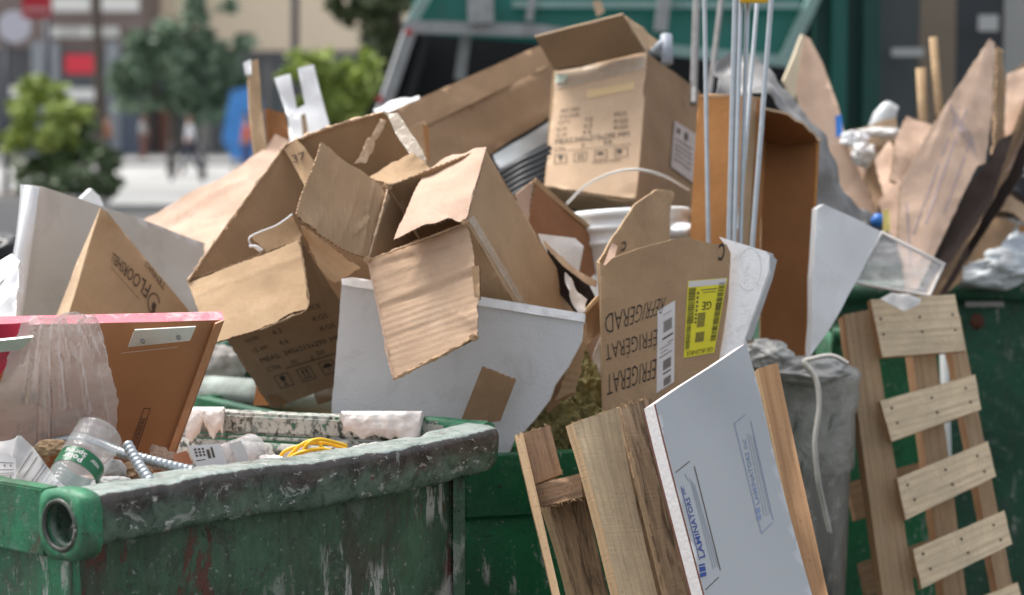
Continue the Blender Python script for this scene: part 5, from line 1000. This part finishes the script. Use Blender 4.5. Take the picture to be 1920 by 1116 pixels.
# ------------------------------------------------------------------ right cluster
pkc = tag(panel('pink_cardboard', [(1856, 72, 6.2), (1864, 80, None), (1860, 200, None), (1848, 305, 6.05), (1832, 312, None), (1815, 345, None), (1780, 420, None), (1722, 540, 5.8), (1700, 545, None), (1684, 450, None), (1690, 345, 5.95), (1746, 240, None)], cb_pk, t=.012, crump=.004, edge=cb_grey, rag=.003, seg=.015, creases=[((1850, 90), (1720, 500), .004, .02), ((1780, 200), (1740, 300), .004, .01), ((1750, 260), (1850, 240), .004, .01), ((1700, 400), (1800, 370), .004, .01)]), 'tall pink tan cardboard sheet leaning right with dark layers behind it', 'cardboard')
faint = plain('faint_print', (.40, .32, .33), .8)
pxline(pkc, [((1800, 200), (1712, 440)), ((1812, 205), (1735, 420)), ((1822, 260), (1770, 400)), ((1700, 380), (1708, 500))], 3., faint); pxline(pkc, [((1780+6*i, 190+9*i), (1788+6*i, 230+9*i)) for i in range(8)], 2., faint)
for i, (pts, mt, lb) in enumerate((([(1866, 84, 6.35), (1878, 92, 6.35), (1882, 260, 6.2), (1870, 300, 6.15), (1858, 290, 6.2)], cb_w, 'thin tan cardboard layer directly right of the tall pink tan sheet'),
        ([(1888, 140, 6.5), (1960, 110, 6.5), (1960, 240, 6.4), (1910, 300, 6.35), (1880, 330, 6.3)], cb_pk, 'broad cardboard sheet at the right margin behind the tan layers'),
        ([(1850, 306, 6.08), (1872, 262, 6.14), (1900, 250, None), (1862, 372, 6.0), (1776, 500, None), (1735, 552, 5.8), (1722, 545, None), (1816, 346, None)], black_box, 'black brown board filling the dark gap under the tall pink tan sheet'),
        ([(1880, 300, 6.2), (1936, 170, 6.32), (1942, 190, None), (1895, 322, None), (1800, 480, 5.98), (1752, 560, 5.9), (1740, 556, None), (1830, 400, None)], cb_br, 'narrow brown board edge running parallel to the dark gap boards'),
        ([(1893, 322, 6.22), (1945, 200, 6.36), (1960, 215, None), (1912, 335, None), (1815, 485, 6.02), (1768, 562, 5.94), (1756, 560, None)], black_box, 'second dark gap board nearer the right margin'),
        ([(1815, 420, 5.97), (1838, 384, 6.0), (1842, 392, None), (1790, 480, 5.9), (1780, 484, None)], cb_grey, 'greyish torn flap hanging between the dark gap boards'),
        ([(1868, 92, 6.3), (1876, 96, 6.32), (1884, 150, None), (1880, 300, 6.18), (1866, 296, 6.15)], cb_d, 'dim brown layer second right of the tall pink tan sheet'),
        ([(1905, 130, 6.55), (1960, 95, 6.6), (1960, 150, 6.6), (1915, 260, 6.5), (1898, 262, 6.5)], cb_br, 'upper brown sheet corner at the right margin'),
        ([(1640, 300, 6.35), (1668, 262, 6.4), (1700, 330, 6.3), (1665, 395, 6.2)], cb_pk, 'folded tan carton scrap left of the pinkish wedge'),
        ([(1596, 262, 6.6), (1650, 300, 6.5), (1648, 372, 6.4), (1606, 318, 6.5)], cb_p, 'pinkish tan scrap beside the tall pointed cardboard'),
        ([(1850, 400, 6.25), (1908, 420, 6.25), (1870, 470, 6.2), (1800, 530, 6.1), (1750, 570, 6.0), (1740, 550, 6.0), (1810, 460, 6.15)], cb_br, 'plain brown flap leaning right above the white bags'),
        ([(1870, 352, 6.3), (1960, 410, 6.3), (1960, 450, 6.28), (1900, 400, 6.28), (1855, 392, 6.28)], cb_pale, 'pale tan cardboard corner at the right margin above the white bags'),
        ([(1912, 420, 6.26), (1960, 440, 6.26), (1960, 470, 6.24), (1918, 455, 6.24)], cb_o, 'small orange cardboard bit at the right margin'),
        ([(1700, 218, 6.4), (1760, 240, 6.4), (1745, 300, 6.3), (1700, 360, 6.2), (1668, 340, 6.2), (1680, 260, 6.3)], cb_pk, 'brown crumpled carton piece left of the tall pink tan sheet'),
        ([(1640, 275, 6.5), (1690, 268, 6.5), (1680, 340, 6.4), (1645, 390, 6.3), (1620, 330, 6.4)], cb_br, 'dull brown carton piece below the white scraps'),
        ([(1648, 378, 6.1), (1690, 334, 6.1), (1692, 460, 6.0), (1660, 430, 6.05)], cb_p, 'pinkish cardboard wedge above the clear plastic tray'),
        ([(1590, 245, 6.7), (1680, 220, 6.7), (1690, 330, 6.6), (1640, 380, 6.5), (1590, 300, 6.6)], cb_grey, 'greyish brown board deep behind the white scraps'))):
    tag(panel('cardboard_piece', pts, mt, t=.008, crump=.003 if mt in (black_box, cb_br, cb_d) else .007, cs=12, edge=ce, rag=.003, seg=.02), lb, 'cardboard', 'cardboard pieces in the far right heap')
for q, s_, mt, lb in (((1600, 262, 6.45), (.035, .03, .02), white_p, 'small white crumpled scrap at the left of the far heap'), ((1620, 290, 6.4), (.03, .03, .03), paper, 'white crumpled wad in the middle of the far heap'), ((1655, 250, 6.5), (.07, .03, .012), paper, 'flat whitish strip across the top of the far heap'),
        ((1870, 505, 6.2), (.11, .1, .05), plain('white_bag_film', (.62, .66, .68), .35, .1, 12, .004), 'bunched white plastic bag on the dark green container'), ((1915, 470, 6.3), (.09, .08, .045), plain('white_blue_bag_film', (.50, .55, .60), .35, .1, 12, .004), 'bluish white plastic bag at the right margin'), ((1920, 360, 6.6), (.1, .1, .07), plain('black_bag', (.03, .032, .04), .4), 'black rubbish bag at the right margin'), ((1845, 520, 6.25), (.07, .05, .03), grey_pl, 'grey crumpled plastic under the white bags')):
    tag(crumple('crumpled_bag', P(*q), s_, mt, None, amp=.7), lb, 'bag', 'crumpled plastic and paper in the far right heap')
tag(panel('clear_visor', [(1628, 235, 6.9), (1640, 210, 6.9), (1665, 192, 6.9), (1685, 200, 6.9), (1680, 222, 6.88), (1655, 245, 6.86)], clear('pale_plastic_lid', (.65, .68, .68), .7, .3, .003, 20, .3), t=.003, bulge=.03), 'pale translucent oval lid above the far heap', 'lid')
for q0, q1, r_, lb in (((1727, 128, 6.8), (1732, 240, 6.7), .016, 'short pale stick with a rounded top in the far heap'), ((1750, 70, 6.8), (1762, 220, 6.7), .013, 'taller pale wooden stick in the far heap')):
    tag(tube('wooden_stick', [P(*q0), P((q0[0]+q1[0])/2, (q0[1]+q1[1])/2, q0[2]), P(*q1)], r_, swood, None, sides=7), lb, 'stick', 'sticks in the far right heap')
tag(blob('blue_wad', P(1645, 413, 5.9), (.018, .02, .018), blue_t, None, amp=.2, sub=3), 'small blue plastic scrap above the clear tray', 'plastic scrap')
tag(panel('yellow_tag', [(1655, 395, 5.85), (1667, 392, 5.85), (1670, 432, 5.84), (1656, 436, 5.84)], plain('pale_yellow', (.75, .62, .2), .6), t=.003), 'pale yellow paper tag beside the blue scrap', 'paper tag')
t = thing('clear_tray', 'clear plastic tray tilted above the right pallet', 'tray', P(1690, 550, 5.5))
T = [(1652, 436, 5.52), (1770, 496, 5.55), (1742, 555, 5.45), (1600, 530, 5.40)]
panel('tray_base', T, tray, t, t=.002, crump=.004, cs=22, grid=.015)
tube('tray_rim', [P(*q) for q in T+[T[0]]], .005, plain('tray_rim_plastic', (.62, .6, .58), .3), t, sides=6)
# ------------------------------------------------------------------ junk behind the near container (between the hardboard and the largest carton)
tag(blob('grey_sack', P(405, 690, 5.6), (.07, .06, .06), rag_m, None, amp=.2), 'grey dusty sack behind the near container left of the largest carton', 'sack')
tag(blob('green_bag', P(430, 655, 6.2), (.12, .08, .05), plain('green_bag', (.02, .12, .08), .35, .3, 10), None, amp=.25), 'dark green glossy bag behind the grey sack', 'bag')
tag(blob('green_bag', P(450, 710, 6.3), (.12, .08, .09), plain('dark_green_bag', (.01, .05, .035), .4, .3, 10), None, amp=.2), 'blackish green bag lowest behind the largest carton', 'bag')
tag(blob('black_bag', P(10, 470, 6.3), (.08, .08, .05), plain('black_bag_left', (.02, .02, .022), .4), None, amp=.2), 'black bag at the left margin above the white strips', 'bag')
tag(panel('corrugated_edge', [(482, 708, 5.0), (500, 712, 5.0), (535, 760, 4.97), (475, 760, 4.97)], cb_do, t=.006, crump=0, edge=ce), 'dark red brown corrugated scrap under the largest carton', 'cardboard')
# ------------------------------------------------------------------ rubbish lorry behind
D = 12.
trk = thing('refuse_truck', 'green rubbish truck with open rear hopper parked behind the pile', 'truck', Vector((.9, 13, 0)))
teal = plain('teal_truck_paint', (.006, .165, .13), .35, .15, 3, .001, dirt=.35, dirtc=(.05, .08, .07)); tealp = plain('pale_teal_worn_paint', (.26, .40, .37), .5, .2, 4, .001, dirt=.4, dirtc=(.2, .2, .18)); tdark = plain('truck_dark_green', (.008, .06, .048), .5, .2, 3, .001); hop = plain('hopper_inside', (.012, .013, .014), .7, .3, 4)
frame = plain('grey_frame_paint', (.33, .34, .34), .5, .2, 6, .001, dirt=.4)
def tp(name, pts, mat, t=.05, **k): return panel(name, [(p[0], p[1], p[2] if len(p) > 2 else D) for p in pts], mat, trk, t=t, crump=0, **k)
tp('hood_panel', [(812, -60), (1545, -60), (1470, 108), (1240, 84), (1010, 50), (772, 44)], teal)
def bar(name, a, b, r_, mat, d=D-.08): return tube(name, [P(*a, d), P(*b, d)], r_, mat, trk, sides=4, prof=[(1, 1), (-1, 1), (-1, -1), (1, -1)], smooth=False)
bar('hood_frame', (830, -60), (765, 52), .03, tealp); bar('hood_frame', (760, 50), (1010, 58), .034, frame); bar('hood_frame', (1010, 58), (1240, 92), .034, frame); bar('hood_frame', (1236, 92), (1478, 116), .03, tealp); bar('hood_frame', (1470, 116), (1552, -60), .03, tealp); bar('hood_frame', (960, 8), (1500, 10), .02, tealp)
bar('side_pillar', (768, 58), (700, 260), .032, frame); bar('inner_pillar', (800, 70), (745, 260), .02, hop)
tp('hopper_cavity', [(770, 62, 12.8), (1480, 115, 12.8), (1500, 400, 12.8), (640, 400, 12.8)], hop); tp('hopper_side', [(768, 62, 12.02), (790, 64, 12.8), (700, 380, 12.8), (640, 380, 12.02)], hop)
bar('ram_arm', (874, 62), (862, 150), .03, frame, 12.2); bar('hinge_post', (900, -20), (902, 46), .07, frame, 11.9); bar('ram_arm', (1250, -40), (1238, 60), .035, frame, 11.85); bar('ram_arm', (1000, -20), (992, 40), .02, frame, 11.9)
for q in ((766, 60), (712, 186)): pbox('tail_light', q[0]-7, q[1]-6, q[0]+7, q[1]+7, 11.85, .04, plain('red_lens', (.5, .02, .03), .3), trk, .01)
pbox('dark_panel', 1483, -60, 1560, 300, 12.3, .2, plain('near_black', (.012, .02, .02), .6), trk); pbox('body_panel', 1528, -60, 1640, 330, 12.1, .2, tdark, trk); pbox('body_panel', 1560, -60, 1588, 330, 12.0, .1, plain('teal_trim', (.01, .10, .08), .4), trk); pbox('body_panel', 1618, -60, 1650, 330, 12.0, .1, tdark, trk)
tube('wheel', [Vector((-.4, 13.4, .5)), Vector((-.1, 13.4, .5))], .5, plain('tyre_rubber', (.02, .02, .02), .8), trk, sides=32); tube('wheel', [Vector((1.6, 13.4, .5)), Vector((1.9, 13.4, .5))], .5, bpy.data.materials['tyre_rubber'], trk, sides=32)
wbox('chassis', -.5, 2.0, 12.8, 17, .5, 1.1, hop, trk); wbox('truck_body', -.6, 2.1, 13.2, 17, 1.1, 3.2, teal, trk, .03)
# grey site hoarding at right
hd = thing('site_hoarding', 'grey panelled wall with a brown post at the upper right behind the heap', 'wall', Vector((3.4, 14, 0)))
def hb(nm, x0, x1, mt, d=13.5, t=.2): return pbox(nm, x0, -500, x1, 900, d, t, mt, hd)
hb('grey_panel', 1640, 1722, plain('hoarding_grey', (.085, .10, .10), .6, .2, 2)); hb('brown_post', 1722, 1790, plain('post_brown', (.24, .19, .14), .7), 13.49); hb('dark_panel', 1790, 1880, plain('hoarding_dark', (.05, .055, .06), .6, .2, 2)); hb('grey_panel', 1722, 1880, plain('hoarding_mid', (.075, .085, .085), .6), 13.52); hb('pale_post', 1880, 1990, plain('post_pale', (.36, .36, .34), .7), 13.48); hb('grey_panel', 1990, 2500, plain('hoarding_far', (.085, .10, .10), .6, .2, 2))
for x0, y0, x1, y1 in ((1672, 90, 1732, 106), (1835, 28, 1872, 58)): pbox('pale_notice', x0, y0, x1, y1, 13.3, .02, plain('notice_white', (.5, .5, .48), .6), hd)
# ------------------------------------------------------------------ buildings across the road
bl = thing('tan_building', 'tan stone building with dark shopfronts far behind the large tree', 'building', Vector((-6, 90, 0)))
tan = plain('tan_stone', (.85, .70, .52), .85, .08, .3, .01, 2); dk = plain('dark_shopfront', (.10, .10, .105), .3, .3, .3); glass = plain('shop_glass', (.12, .14, .15), .12, .3, .5, spec=.8); band = plain('pale_band', (.8, .79, .75), .7)
def bb(nm, x0, y0, x1, y1, mt, d=90., t=1., par=None): return pbox(nm, x0, y0, x1, y1, d, t, mt, par or bl)
bb('upper_wall', 270, -420, 2300, 96, tan, 90, 6); bb('fascia', 270, 96, 1000, 116, dk, 89.8, .8)
for x in range(330, 2200, 150): bb('window', x, -200, x+62, -70, glass, 89.9, .12)
for x in range(275, 1000, 74): bb('pier', x, 116, x+10, 312, plain('pier_grey', (.22, .21, .2), .7), 89.5, .9); bb('shop_window', x+10, 116, x+74, 312, glass, 89.9, .2)
for x, w_, c in ((300, 30, (.30, .13, .09)), (372, 22, (.35, .33, .3)), (640, 40, (.25, .08, .06))): bb('shop_display', x, 200, x+w_, 300, plain('display_%d' % x, c, .7), 89.7, .1)
b2 = thing('brown_building', 'brown shop building with white fascia letters and a red neon sign at the upper left', 'building', Vector((-16, 86, 0)))
brn = plain('brown_render', (.22, .17, .155), .8, .15, .3); gry = plain('grey_render', (.30, .32, .34), .7, .12, .3)
def b3(nm, x0, y0, x1, y1, mt, d=86., t=1.): return pbox(nm, x0, y0, x1, y1, d, t, mt, b2)
b3('upper_wall', -500, -420, 268, 90, brn, 86, 8); b3('lower_wall', -500, 90, 268, 316, dk, 86.2, 4)
b3('white_fascia', 98, -6, 168, 21, band, 85.8, .3); b3('white_fascia', 186, -6, 260, 21, band, 85.8, .3); b3('red_cornice', 200, -16, 262, -6, plain('red_trim', (.4, .08, .05), .6), 85.8, .3)
for x0, x1 in ((94, 120), (124, 138), (142, 180), (188, 202), (204, 222)): b3('fascia_letter', x0, 50, x1, 70, plain('letter_white', (.62, .62, .58), .6), 85.7, .2)
b3('pier', 60, 78, 84, 316, gry, 85.8, .4); b3('pier', 96, 78, 112, 316, gry, 85.8, .4); b3('pier', 200, 78, 225, 316, gry, 85.8, .4); b3('shop_window', 112, 84, 200, 165, glass, 86.1, .2)
nn_ = NT('red_neon'); nn_.set(color=(.42, .03, .05), rough=.5, emit=(.9, .03, .05, 1), es=.1)
ns_ = b3('neon_sign', 122, 102, 180, 138, nn_.m, 85.9, .1)
b3('awning', 100, 166, 178, 188, band, 84.5, 1.2); b3('awning', 18, 162, 56, 180, band, 84.5, 1.2); b3('doorway', 225, 180, 262, 316, plain('door_blue', (.1, .12, .16), .5), 85.8, .2)
# big round sign + red street sign on a pole
t = thing('street_sign', 'red rectangular sign on a dark pole at the upper left', 'sign', P(80, 400, 34))
pbox('sign_plate', 40, -30, 96, 34, 34, .03, plain('sign_red', (.50, .025, .04), .5), t, .01); pbox('pale_stripe', 44, 14, 92, 22, 33.95, .02, plain('sign_pale', (.6, .3, .3), .5), t); tube('pole', [P(88, 34, 34.05), P(90, 410, 34.05)], .055, plain('pole_navy', (.025, .03, .045), .5), t)
t = thing('round_sign', 'white disc sign at the upper left edge beside the red sign', 'sign', P(25, 410, 36))
c = P(26, 50, 36); tube('disc', [c, c+Vector((0, .08, 0))], 30/FPX*36, plain('disc_white', (.70, .69, .76), .5), t, sides=32); tube('pole', [P(12, 75, 36.1), P(12, 415, 36.1)], .05, bpy.data.materials['pole_navy'], t)
t = thing('lamp_post', 'dark slender lamp post behind the forked white foam', 'lamp post', PZ(553, 330, 0)); tube('post', [P(553, -300, 50), P(553, 250, 50), P(553, 320, 50)], lambda f: .09, plain('post_black', (.03, .025, .035), .5), t, sides=12)
# ------------------------------------------------------------------ planting
def crown(name, clumps, d, n_, leaf, mat, parent, seed=1, dd=.8):
    rnd = random.Random(seed); V, F = [], []
    tot = sum(c[2]*c[3] for c in clumps)
    cl2 = []
    for (cx, cy, rx, ry) in clumps:
        cl2.append((cx, cy, rx*.62, ry*.62))
        for _ in range(6): a_ = rnd.uniform(0, 2*PI); q_ = rnd.uniform(.5, 1.05); cl2.append((cx+math.cos(a_)*rx*q_, cy+math.sin(a_)*ry*q_, rx*rnd.uniform(.18, .42), ry*rnd.uniform(.18, .42)))
    tot = sum(c[2]*c[3] for c in cl2)
    for (cx, cy, rx, ry) in cl2:
        k = int(.72*n_*rx*ry/tot); c = P(cx, cy, d+rnd.uniform(-dd, dd)*.4); Rx, Rz = rx/FPX*d, ry/FPX*d
        for _ in range(k):
            u_ = Vector((rnd.gauss(0, 1), rnd.gauss(0, 1), rnd.gauss(0, 1))).normalized()*(rnd.random()**.4)*(1+.25*rnd.gauss(0, 1)*.5)
            p = c+Vector((u_.x*Rx, u_.y*(Rx+Rz)/2, u_.z*Rz)); a = Vector((rnd.gauss(0, 1), rnd.gauss(0, 1), rnd.gauss(0, 1)*.6)).normalized(); b = a.cross(Vector((rnd.gauss(0, 1), rnd.gauss(0, 1), rnd.gauss(0, 1)))).normalized()
            s = leaf*rnd.uniform(.6, 1.3); i = len(V); V += [p-a*s, p+b*s*.5+a*s*.1, p+a*s, p-b*s*.5+a*s*.1]; F.append([i, i+1, i+2, i+3])
    return mk(name, V, F, mat, parent)
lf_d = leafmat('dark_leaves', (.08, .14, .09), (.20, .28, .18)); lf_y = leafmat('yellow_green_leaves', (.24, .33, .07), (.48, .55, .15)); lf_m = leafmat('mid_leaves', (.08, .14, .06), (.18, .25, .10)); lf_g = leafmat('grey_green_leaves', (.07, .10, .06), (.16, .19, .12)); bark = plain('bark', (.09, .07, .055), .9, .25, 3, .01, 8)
def trunk(parent, pts, r0_, r1_, name='trunk'): return tube(name, smooth_path(pts, 4), lambda f: r0_+(r1_-r0_)*f, bark, parent, sides=10)
t = thing('large_tree', 'broad dark green tree across the road in the upper left', 'tree', P(340, 330, 62))
crown('crown', [(345, 120, 90, 60), (270, 130, 60, 55), (420, 130, 55, 60), (330, 60, 60, 40), (240, 165, 45, 35), (400, 200, 60, 45), (440, 180, 40, 60), (330, 190, 90, 30), (360, 20, 25, 30), (430, 8, 22, 14)], 62, 5200, .20, lf_d, t, 3); trunk(t, [P(322, 330, 62), P(322, 230, 62), P(330, 120, 62)], .14, .08); trunk(t, [P(323, 210, 62), P(390, 150, 62)], .08, .04, 'limb'); trunk(t, [P(322, 220, 62), P(280, 150, 62)], .08, .04, 'limb')
t = thing('leafy_shrub', 'tall bright yellow green shrub in a planter at the left', 'shrub', P(100, 420, 30))
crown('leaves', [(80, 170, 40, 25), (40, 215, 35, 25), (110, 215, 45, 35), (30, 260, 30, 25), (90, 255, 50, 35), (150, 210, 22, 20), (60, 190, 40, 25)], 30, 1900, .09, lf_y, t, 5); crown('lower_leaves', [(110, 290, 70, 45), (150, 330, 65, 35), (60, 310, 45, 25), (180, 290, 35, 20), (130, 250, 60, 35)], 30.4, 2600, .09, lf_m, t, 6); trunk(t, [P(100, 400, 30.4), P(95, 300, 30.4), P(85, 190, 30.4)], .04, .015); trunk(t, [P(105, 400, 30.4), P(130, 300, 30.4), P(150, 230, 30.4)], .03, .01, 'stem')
crown('white_flowers', [(30, 300, 22, 16), (60, 335, 26, 14), (165, 320, 24, 20), (130, 345, 30, 12)], 29.6, 140, .05, plain('blossom', (.5, .5, .45), .7), t, 8)['kind'] = 'stuff'
t = thing('dark_shrub', 'low dark green shrub right of the yellow green shrub', 'shrub', P(190, 420, 29))
crown('leaves', [(170, 345, 45, 35), (120, 350, 60, 30), (195, 300, 30, 25), (60, 355, 50, 22)], 29, 2200, .08, leafmat('deep_leaves', (.04, .07, .035), (.15, .20, .10)), t, 11)
t = thing('concrete_planter', 'pale speckled concrete planter box under the shrubs at the left edge', 'planter', P(100, 460, 29)); a, b = P(-40, 368, 28.6), P(150, 470, 28.6)
wbox('planter_wall', a.x, b.x, a.y, a.y+2.2, 0, a.z, plain('planter_concrete', (.5, .48, .46), .85, .15, 4), t, .03); wbox('soil', a.x+.08, b.x-.08, a.y+.08, a.y+2.1, a.z-.05, a.z+.01, plain('soil', (.07, .045, .03), .9), t)
t = thing('street_tree', 'thin dark street tree trunk rising out of frame at the upper left', 'tree', P(190, 360, 45)); trunk(t, [P(192, 380, 45), P(186, 200, 45), P(182, 0, 45), P(180, -260, 45)], .10, .08); crown('crown', [(180, -240, 160, 80), (90, -200, 90, 60)], 45, 2500, .12, lf_m, t, 12)
t = thing('hedge_bush', 'yellow green hydrangea like bush behind the forked white foam', 'bush', P(620, 330, 24))
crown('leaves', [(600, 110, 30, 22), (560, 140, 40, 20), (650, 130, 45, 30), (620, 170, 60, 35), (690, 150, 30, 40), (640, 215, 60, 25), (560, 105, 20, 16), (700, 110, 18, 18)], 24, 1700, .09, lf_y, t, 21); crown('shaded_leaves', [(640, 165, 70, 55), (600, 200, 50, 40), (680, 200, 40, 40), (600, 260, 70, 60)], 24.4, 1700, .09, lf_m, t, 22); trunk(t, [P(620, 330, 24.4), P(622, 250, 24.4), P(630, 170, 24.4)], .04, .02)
t = thing('overhanging_tree', 'olive green tree crown reaching in at the top left of the truck', 'tree', P(760, 340, 28))
crown('crown', [(680, 10, 70, 30), (740, 0, 60, 30), (640, 25, 30, 18), (710, 45, 30, 25), (720, 80, 35, 28), (760, -40, 120, 50), (660, -60, 90, 40)], 28, 3000, .10, leafmat('olive_leaves', (.07, .10, .04), (.17, .20, .10)), t, 31); trunk(t, [P(790, 420, 28), P(770, 150, 28), P(740, 20, 28)], .09, .04)
t = thing('background_tree', 'dark tree between the bush and the truck hopper', 'tree', P(740, 330, 40)); crown('crown', [(730, 120, 40, 50), (700, 90, 30, 30), (740, 60, 30, 40)], 40, 1500, .12, lf_g, t, 41); trunk(t, [P(735, 340, 40), P(735, 120, 40)], .09, .05)
# ------------------------------------------------------------------ people
def person(px, d, lbl, shirt, trous, stride=.25, h=1.74, face=-1, skin=(.30, .17, .11), hair=(.03, .02, .015)):
    g = P(px, 558, d); x, y = g.x, g.y; t = thing('person', lbl, 'person', Vector((x, y, 0)), 'people across the road')
    def skinned(name, verts, edges, rad, mat):
        me = bpy.data.meshes.new(name); c = Vector((x, y, 0)); me.from_pydata(verts, edges, []); me.materials.append(mat); o = bpy.data.objects.new(name, me); link(o, c, t)
        m = o.modifiers.new('s', 'SKIN'); me.skin_vertices[0].data
        for i, r_ in enumerate(rad): me.skin_vertices[0].data[i].radius = (r_, r_*.8); 
        me.skin_vertices[0].data[0].use_root = True; m2 = o.modifiers.new('u', 'SUBSURF'); m2.levels = 1; m2.render_levels = 1
        for p_ in me.polygons: p_.use_smooth = True
        return o
    s = h/1.75; f = face
    B = [(0, 0, .93), (0, 0, 1.15), (0, 0, 1.38), (0, 0, 1.5), (.02*f, 0, 1.62), (.03*f, 0, 1.72),
         (0, -.19, 1.40), (-.08*f, -.22, 1.13), (.10*f, -.22, .93), (0, .19, 1.40), (.10*f, .22, 1.13), (.22*f, .2, .95),
         (.02*f, -.09, .9), (stride*.7*f, -.09, .48), (stride*.8*f, -.09, .08), (stride*.8*f+.15*f, -.09, .05), (-.02*f, .09, .9), (-stride*.3*f, .09, .49), (-stride*1.2*f, .09, .10), (-stride*1.2*f+.13*f, .09, .05)]
    E = [(0, 1), (1, 2), (2, 3), (3, 4), (4, 5), (2, 6), (6, 7), (7, 8), (2, 9), (9, 10), (10, 11), (0, 12), (12, 13), (13, 14), (14, 15), (0, 16), (16, 17), (17, 18), (18, 19)]
    Rr = [.13, .12, .15, .055, .10, .075, .06, .045, .035, .06, .045, .035, .10, .065, .04, .035, .10, .065, .04, .035]
    B = [tuple(q*s for q in v) for v in B]; sk = plain('skin_%d' % int(px), skin, .6)
    skinned('body', B, E, [r_*.93 for r_ in Rr], sk)
    skinned('shirt', [B[1], B[2], (B[3][0], 0, B[3][2]-.03), B[6], B[7], B[9], B[10], (0, 0, .98*s)], [(0, 1), (1, 2), (1, 3), (3, 4), (1, 5), (5, 6), (0, 7)], [.135, .165, .07, .07, .055, .07, .055, .14], plain('shirt_%d' % int(px), shirt, .8))
    skinned('trousers', [(0, 0, 1.0*s), B[12], B[13], B[14], B[16], B[17], B[18]], [(0, 1), (1, 2), (2, 3), (0, 4), (4, 5), (5, 6)], [.15, .11, .075, .055, .11, .075, .055], plain('trousers_%d' % int(px), trous, .8))
    blob('hair', Vector((x+.0*f, y, 1.70*s)), (.095, .09, .075), plain('hair_%d' % int(px), hair, .7), t, amp=.05, sub=2)
person(360, 60, 'person in white shirt and dark trousers walking across the road', (.72, .73, .76), (.03, .035, .06), .25)
person(205, 72, 'person in orange brown top behind the street tree trunk', (.40, .17, .09), (.05, .05, .06), .15, face=1)
person(165, 70, 'person in pale green top left of the street tree trunk', (.42, .46, .40), (.06, .05, .05), .18)
person(272, 78, 'person in pale grey top by the shop door', (.45, .45, .44), (.2, .09, .07), .1, face=1)
person(466, 57, 'person in red and orange vest beside the blue tarpaulin', (.62, .12, .03), (.05, .08, .2), .1)
tb = thing('blue_tarpaulin', 'bright blue tarpaulin covered stall left of the tall narrow board', 'tarpaulin', P(440, 330, 60)); panel('cover', [(432, 170, 60), (470, 162, 60), (486, 190, 60), (486, 250, 60), (478, 296, 60), (436, 300, 60), (416, 262, 60), (424, 215, 60)], plain('blue_tarp', (.05, .22, .55), .5, .3, 3, dirt=.5, dirtc=(.1, .14, .2)), tb, t=.4, crump=.03, grid=.2, cs=2); tube('stall_leg', [P(438, 290, 60.2), P(438, 335, 60.2)], .04, steel_d, tb); tube('stall_leg', [P(470, 290, 60.2), P(470, 335, 60.2)], .04, steel_d, tb)
for i, (px, lb) in enumerate(((380, 'short dark bollard right of the person in white'), (322, 'short dark bollard left of the person in white'))):
    t = thing('bollard', lb, 'bollard', PZ(px, 345, 0), 'bollards on the kerb'); p = PZ(px, 345, 0); tube('post', [p, p+Vector((0, 0, .9))], .09 if i == 0 else .05, plain('bollard_black_%d' % i, (.05, .05, .055), .5), t, sides=16); blob('cap', p+Vector((0, 0, .92)), (.1, .1, .06), bpy.data.materials['bollard_black_%d' % i], t, amp=.0, sub=2)
